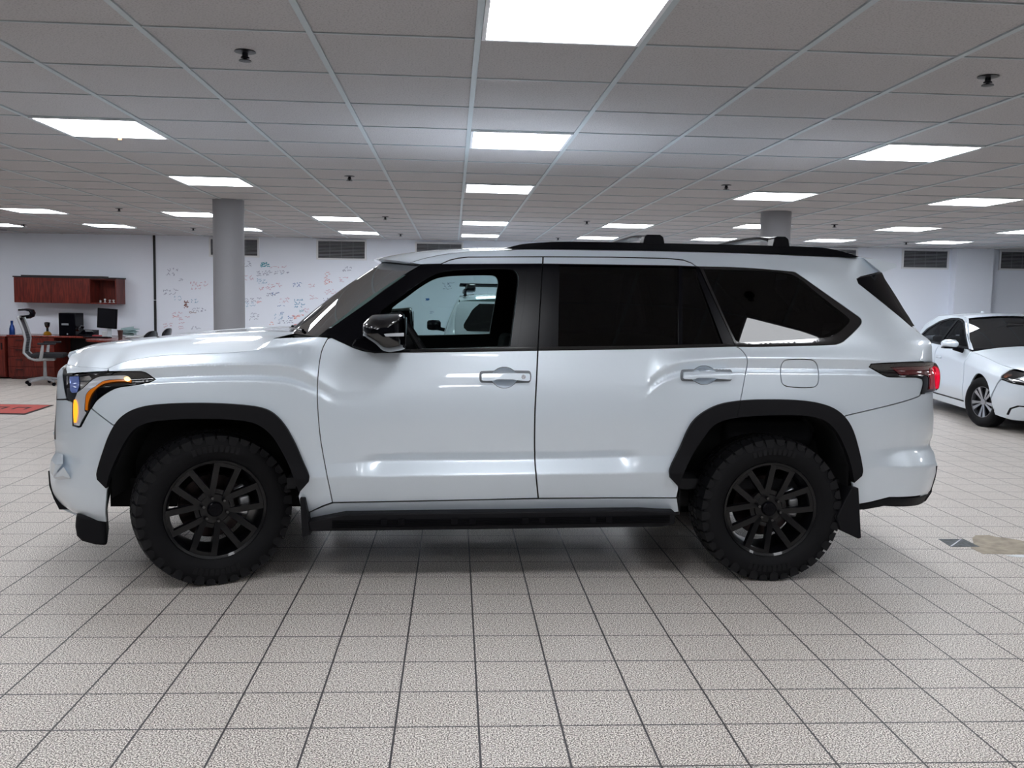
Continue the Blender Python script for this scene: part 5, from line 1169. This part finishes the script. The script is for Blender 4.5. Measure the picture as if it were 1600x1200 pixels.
a0_, a1_ = span(91.5, 117.5, 505, .45); t = wroot('computer_tower', (a0_+a1_)/2, .3, ztop, 'black desktop computer tower standing on the desk', 'computer'); hC = onwall(104, 489, .45)[1]-ztop
m = MB(); wC = a1_-a0_; m.b2((-wC/2, -.15, 0), (wC/2, .15, hC)); m.build('case', 'black_satin', t, bevel=.008); m = MB(); m.b2((-wC*.32, -.153, hC*.46), (wC*.1, -.150, hC*.54)); m.build('drive_slot', 'vent_dark', t, smooth=0); m = MB(); m.lathe([(.001, -.004), (.012, -.004), (.012, 0)], (wC*.02, -.150, .03), 'Y', 16); m.build('power_button', 'silver', t)
a = on_desk(135, 515, .45); t = wroot('desk_phone', a, .42, ztop, 'black desk telephone with handset on the desk', 'telephone')
m = MB(); m.prism([(-.12, 0), (.12, 0), (.12, .03), (-.12, .11)], lambda p: (.02+p[0]*.0-.11, p[0], p[1]) if False else (-.12, -p[0], p[1]), lambda p: (.15, -p[0], p[1])); m.build('base', 'black_satin', t, bevel=.006)
m = MB(); m.tube([(-.13, -.09, .10), (-.135, -.05, .15), (-.135, .05, .17), (-.13, .10, .15)], [.028, .018, .018, .028], 10); m.build('handset', 'black_gloss', t)
m = MB(); m.box((.05, .0, .075), (.12, .12, .012), rx=-.32); m.build('keypad', 'vent_dark', t, smooth=0)
dm = .8
a0_, a1_ = span(152.5, 183, 498, dm); t = wroot('monitor', (a0_+a1_)/2, dm, ztop, 'black computer monitor on a stand on the desk', 'monitor'); z0 = onwall(167, 513, dm)[1]-ztop; z1 = onwall(167, 482, dm)[1]-ztop; wM = a1_-a0_
m = MB(); m.box((0, 0, (z0+z1)/2), (wM, .035, z1-z0), ry=.06); m.build('bezel', 'black_satin', t, bevel=.006); m = MB(); m.box((0, -.0185, (z0+z1)/2), (wM*.92, .004, (z1-z0)*.9), ry=.06); m.build('screen', 'screen', t, smooth=0)
m = MB(); m.box((.02, .03, z0/2+.03), (.06, .03, z0+.06)); m.lathe([(.001, 0), (.11, 0), (.11, .012), (.001, .016)], (.02, .03, 0), 'Z', 28); m.build('stand', 'silver', t)
a = on_desk(152, 519, .7); o = MB().b2((-.07, -.05, 0), (.07, .05, .035)).build('stapler', 'red', loc=wall_pt(a, .7, ztop), rz=WROT, bevel=.006); tag(o, 'small red box lying on the desk between telephone and monitor', 'box')
a = on_desk(165, 516, .62); o = MB().b2((-.05, -.05, 0), (.05, .05, .10)).build('paper_box', 'paper', loc=wall_pt(a, .62, ztop), rz=WROT+.2, bevel=.004); tag(o, 'white paper box on the desk in front of the monitor stand', 'box')
a = on_desk(152, 522.5, .95); t = wroot('keyboard', a, .95, ztop, 'flat black keyboard on the desk in front of the monitor', 'keyboard'); MB().b2((-.22, -.07, 0), (.22, .07, .018)).build('case', 'black_satin', t, bevel=.004); m = MB()
for i in range(4): m.box((0, -.045+.03*i, .02), (.40, .022, .006))
m.build('keys', 'fabric', t, smooth=0)
a = on_desk(188, 521, 1.12); o = MB().lathe([(.001, 0), (.032, 0), (.042, .13), (.046, .135), (.046, .145), (.001, .145)], n=24).build('paper_cup', 'cup', loc=wall_pt(a, 1.12, ztop)); tag(o, 'brown takeaway cup on the desk right of the monitor', 'cup')
rnd = random.Random(3); 
for i, (px, dd, h, mt, lb) in enumerate(((209, .86, .05, 'paper', 'stack of white papers on the desk right of the brown cup'), (201, .33, .11, 'papergreen', 'crumpled teal papers heaped on the desk right of the monitor'), (232, .45, .06, 'paper', 'loose white papers at the right end of the desk'))):
    a = on_desk(px, 524, dd); m = MB()
    for k in range(6 if mt == 'paper' else 9): m.box((rnd.uniform(-.03, .03), rnd.uniform(-.03, .03), .004+k*h/9), (.21, .29, h/12+.002), rz=rnd.uniform(-.5, .5), rx=rnd.uniform(-.0, .0) if mt == 'paper' else rnd.uniform(-.15, .15), ry=0 if mt == 'paper' else rnd.uniform(-.2, .2))
    o = m.build('papers', mt, loc=wall_pt(a, dd, ztop+(.032 if mt != 'paper' else .0)), rz=WROT, smooth=0); tag(o, lb, 'papers', kind='thing')
# office chair
pf = onz(71, 601, 0); v = pf-WP0; ca_, cd_ = float(v@wd), float(v@wn)
ch = wroot('office_chair', ca_, cd_, 0, 'grey mesh office chair with headrest and armrests at the desk', 'chair', rz=R(20))
for k in range(5):
    an = R(72*k+15); x, y = math.cos(an), math.sin(an); m = MB(); m.tube([(0.03*x, .03*y, .11), (.30*x, .30*y, .075)], [.028, .018], 8); lg = m.build('base_spoke', 'chair_grey', ch)
    m = MB(); m.lathe([(.001, -.012), (.028, -.012), (.03, 0), (.028, .012), (.001, .012)], (.31*x-.0, .31*y, .03), 'Y', 16); m.lathe([(.001, -.026), (.028, -.026), (.028, -.016)], (.31*x, .31*y, .03), 'Y', 16); m.build('caster', 'black_satin', lg)
m = MB(); m.tube([(0, 0, .08), (0, 0, .42)], [.032, .022], 12); m.build('gas_column', 'chair_grey', ch)
m = MB(); m.box((.02, 0, .43), (.28, .22, .06)); m.build('mechanism', 'chair_grey', ch, bevel=.015)
m = MB(); m.box((.07, 0, .49), (.50, .50, .07)); m.build('seat', 'fabric', ch, bevel=.03, seg=3)
prof = [(-.10, .42), (-.20, .46), (-.27, .54), (-.26, .64), (-.24, .76), (-.27, .90), (-.31, 1.02), (-.34, 1.10)]
for s in (-1, 1): pass
m = MB()
fp = [(x, -.22, z) for x, z in prof]+[(-.345, -.12, 1.115), (-.345, .12, 1.115)]+[(x, .22, z) for x, z in prof[::-1]]
m.tube(fp, .021, 8); m.tube([(.05, -.2, .43), (-.10, -.22, .42)], .022, 8); m.tube([(.05, .2, .43), (-.10, .22, .42)], .022, 8); bk = m.build('backrest_frame', 'chair_grey', ch)
m = MB(); m.grid([[(x-.0-.03*(1-(y/.22)**2), y, z) for y in np.linspace(-.21, .21, 9)] for x, z in prof[1:]]); o = m.build('backrest_mesh', 'mesh', ch); sd = o.modifiers.new('thick', 'SOLIDIFY'); sd.thickness = .008
m = MB()
for z in np.linspace(.52, .86, 9):
    x = float(np.interp(z, [p[1] for p in prof[1:]], [p[0] for p in prof[1:]])); m.tube([(x-.0-.03*(1-(y/.22)**2)+.008, y, z) for y in np.linspace(-.19, .19, 7)], .004, 5)
m.build('back_rib', 'fabric', o)
for s in (-1, 1):
    m = MB(); m.tube([(-.02, s*.25, .44), (.0, s*.29, .52), (.02, s*.29, .67)], [.03, .028, .022], 8); ar = m.build('armrest', 'chair_grey', ch); m = MB(); m.box((.08, s*.29, .69), (.27, .09, .03)); m.build('arm_pad', 'fabric', ar, bevel=.01)
m = MB(); m.tube([(-.34, 0, 1.06), (-.33, 0, 1.12), (-.22, 0, 1.135), (-.15, 0, 1.16)], .014, 8); hs_ = m.build('headrest_arm', 'black_satin', ch)
hp_ = spline([(-.19, 1.09), (-.135, 1.12), (-.115, 1.18), (-.14, 1.235), (-.21, 1.25), (-.31, 1.245)], False)
m = MB(); m.grid([[(x-.04*(y/.14)**2, y, z) for y in np.linspace(-.14, .14, 7)] for x, z in hp_]); o = m.build('headrest_pad', 'black_satin', hs_); sd = o.modifiers.new('thick', 'SOLIDIFY'); sd.thickness = .03
# two black visitor chairs whose backs show above the bonnet
def guest(px, py, dist, rz, lb):
    a_, zt_ = onwall(px, py, dist); t = wroot('visitor_chair', a_, dist, 0, lb, 'chair', 'black visitor chairs at the desk', rz=rz)
    m = MB(); m.box((0, .22, .45), (.46, .44, .05)); m.build('seat', 'fabric', t, bevel=.02)
    m = MB(); m.grid([[(x, -.03-.04*(1-(x/.24)**2)-.06*(z-.5)/.35, z-.05*abs(x/.24)**3*(z-.5)/.35) for x in np.linspace(-.24, .24, 9)] for z in np.linspace(.52, zt_, 7)]); o = m.build('backrest', 'black_satin', t); sd = o.modifiers.new('thick', 'SOLIDIFY'); sd.thickness = .025
    for x, y in ((-.21, .02), (.21, .02), (-.21, .42), (.21, .42)): m = MB(); m.tube([(x, y, 0), (x*.95, y, .44)], .013, 8); m.build('leg', 'black_gloss', t)
    m = MB()
    for x in (-.21, .21): m.tube([(x, .02, .44), (x, -.05, .70)], .012, 8)
    m.build('back_support', 'black_gloss', t)
guest(223, 516.5, 2.5, R(92), 'black visitor chair left of the black wall strip, its back showing above the bonnet')
guest(248, 512.5, 1.75, R(98), 'black visitor chair right of the black wall strip, its back tilted')
# red mat with dark lettering
c0, c1 = onz(40, 648, 0), onz(84, 633.5, 0); dx = np.array([-1, .02, 0]); Lm = 1.7
t = tag(empty('floor_mat', (0, 0, 0)), 'red floor mat with black edges and dark lettering in front of the drawer unit', 'mat')
m = MB(); A_, B_, C2, D2 = c0, c1, c1+dx*Lm, c0+dx*Lm
def up(p, z): return (p[0], p[1], z)
def lerp(s, r): return (A_*(1-r)+B_*r)*(1-s)+(D2*(1-r)+C2*r)*s
m.add([up(p, z) for z in (.001, .008) for p in (A_, B_, C2, D2)], [(0, 1, 2, 3), (4, 7, 6, 5), (0, 4, 5, 1), (1, 5, 6, 2), (2, 6, 7, 3), (3, 7, 4, 0)]); m.build('rubber_edge', 'mat_black', t, smooth=0)
m = MB(); q = [lerp(.02, .06), lerp(.02, .95), lerp(.98, .95), lerp(.98, .06)]; m.add([up(p, z) for z in (.004, .011) for p in q], [(0, 1, 2, 3), (4, 7, 6, 5), (0, 4, 5, 1), (1, 5, 6, 2), (2, 6, 7, 3), (3, 7, 4, 0)]); m.build('carpet', 'mat_red', t, smooth=0)
m = MB()
def bar(s0, r0, s1, r1): m.add([up(lerp(s0, r0), .0118), up(lerp(s1, r0), .0118), up(lerp(s1, r1), .0118), up(lerp(s0, r1), .0118)], [(0, 1, 2, 3)])
for s0 in (.10, .27, .44, .61):
    bar(s0, .62, s0+.11, .70); bar(s0, .44, s0+.02, .70); bar(s0+.09, .44, s0+.11, .70)
m.build('lettering', 'mat_black', t, smooth=0, fix=False)
# marks on the floor at the right
def slab(name, pts, mt, lb, cat_, z=.0015):
    P_ = [onz(x, y, 0) for x, y in pts]; m = MB(); m.prism([(p[0], p[1]) for p in P_], lambda p: (p[0], p[1], 0), lambda p: (p[0], p[1], z)); o = m.build(name, mt, smooth=0); return tag(o, lb, cat_)
slab('floor_patch', [(1466, 842.3), (1502, 842.3), (1505, 843), (1531, 854.5), (1486, 854.8)], 'tile_dark', 'dark scuffed tile patch on the floor behind the rear bumper', 'floor patch')
slab('tape_strip', [(1484.5, 854), (1500.5, 842.5), (1503, 842.8), (1487.5, 854.3)], 'silver', 'thin pale strip lying diagonally across the dark floor patch', 'strip', .003)
slab('floor_stain', [(1524, 836.5), (1545, 836), (1556, 839), (1575, 841), (1600, 845.5), (1640, 846), (1640, 866.5), (1575, 866), (1536, 865.5), (1516, 856), (1522, 852), (1519, 841)], 'tile_tan', 'brownish stain on the floor tiles at the right edge', 'stain', .001)
slab('paper_sheet', [(1571, 868.3), (1592, 867.2), (1640, 867.2), (1640, 872), (1590, 870.6)], 'paper', 'white paper sheet on the floor at the right edge below the stain', 'paper', .002)
# ------------------------------------------------------------------ world, camera, view
w = bpy.data.worlds.new('room_air'); SC.world = w; w.use_nodes = True
w.node_tree.nodes['Background'].inputs[0].default_value = (.05, .055, .06, 1); w.node_tree.nodes['Background'].inputs[1].default_value = 0.2
cd = bpy.data.cameras.new('camera'); co = bpy.data.objects.new('camera', cd); COL.objects.link(co)
cd.sensor_width = 36; cd.sensor_fit = 'HORIZONTAL'; cd.lens = FOC/1600*36; cd.clip_start = .05; cd.clip_end = 200
co.matrix_world = Matrix(((RT[0], UP[0], -FW[0], CAMP[0]), (RT[1], UP[1], -FW[1], CAMP[1]), (RT[2], UP[2], -FW[2], CAMP[2]), (0, 0, 0, 1)))
SC.camera = co
SC.view_settings.view_transform = 'Standard'; SC.view_settings.look = 'None'; SC.view_settings.gamma = 1; SC.view_settings.use_curve_mapping = False
SC.view_settings.exposure = 1.0
SC.cycles.max_bounces = 10; SC.cycles.transparent_max_bounces = 24; SC.cycles.use_denoising = True
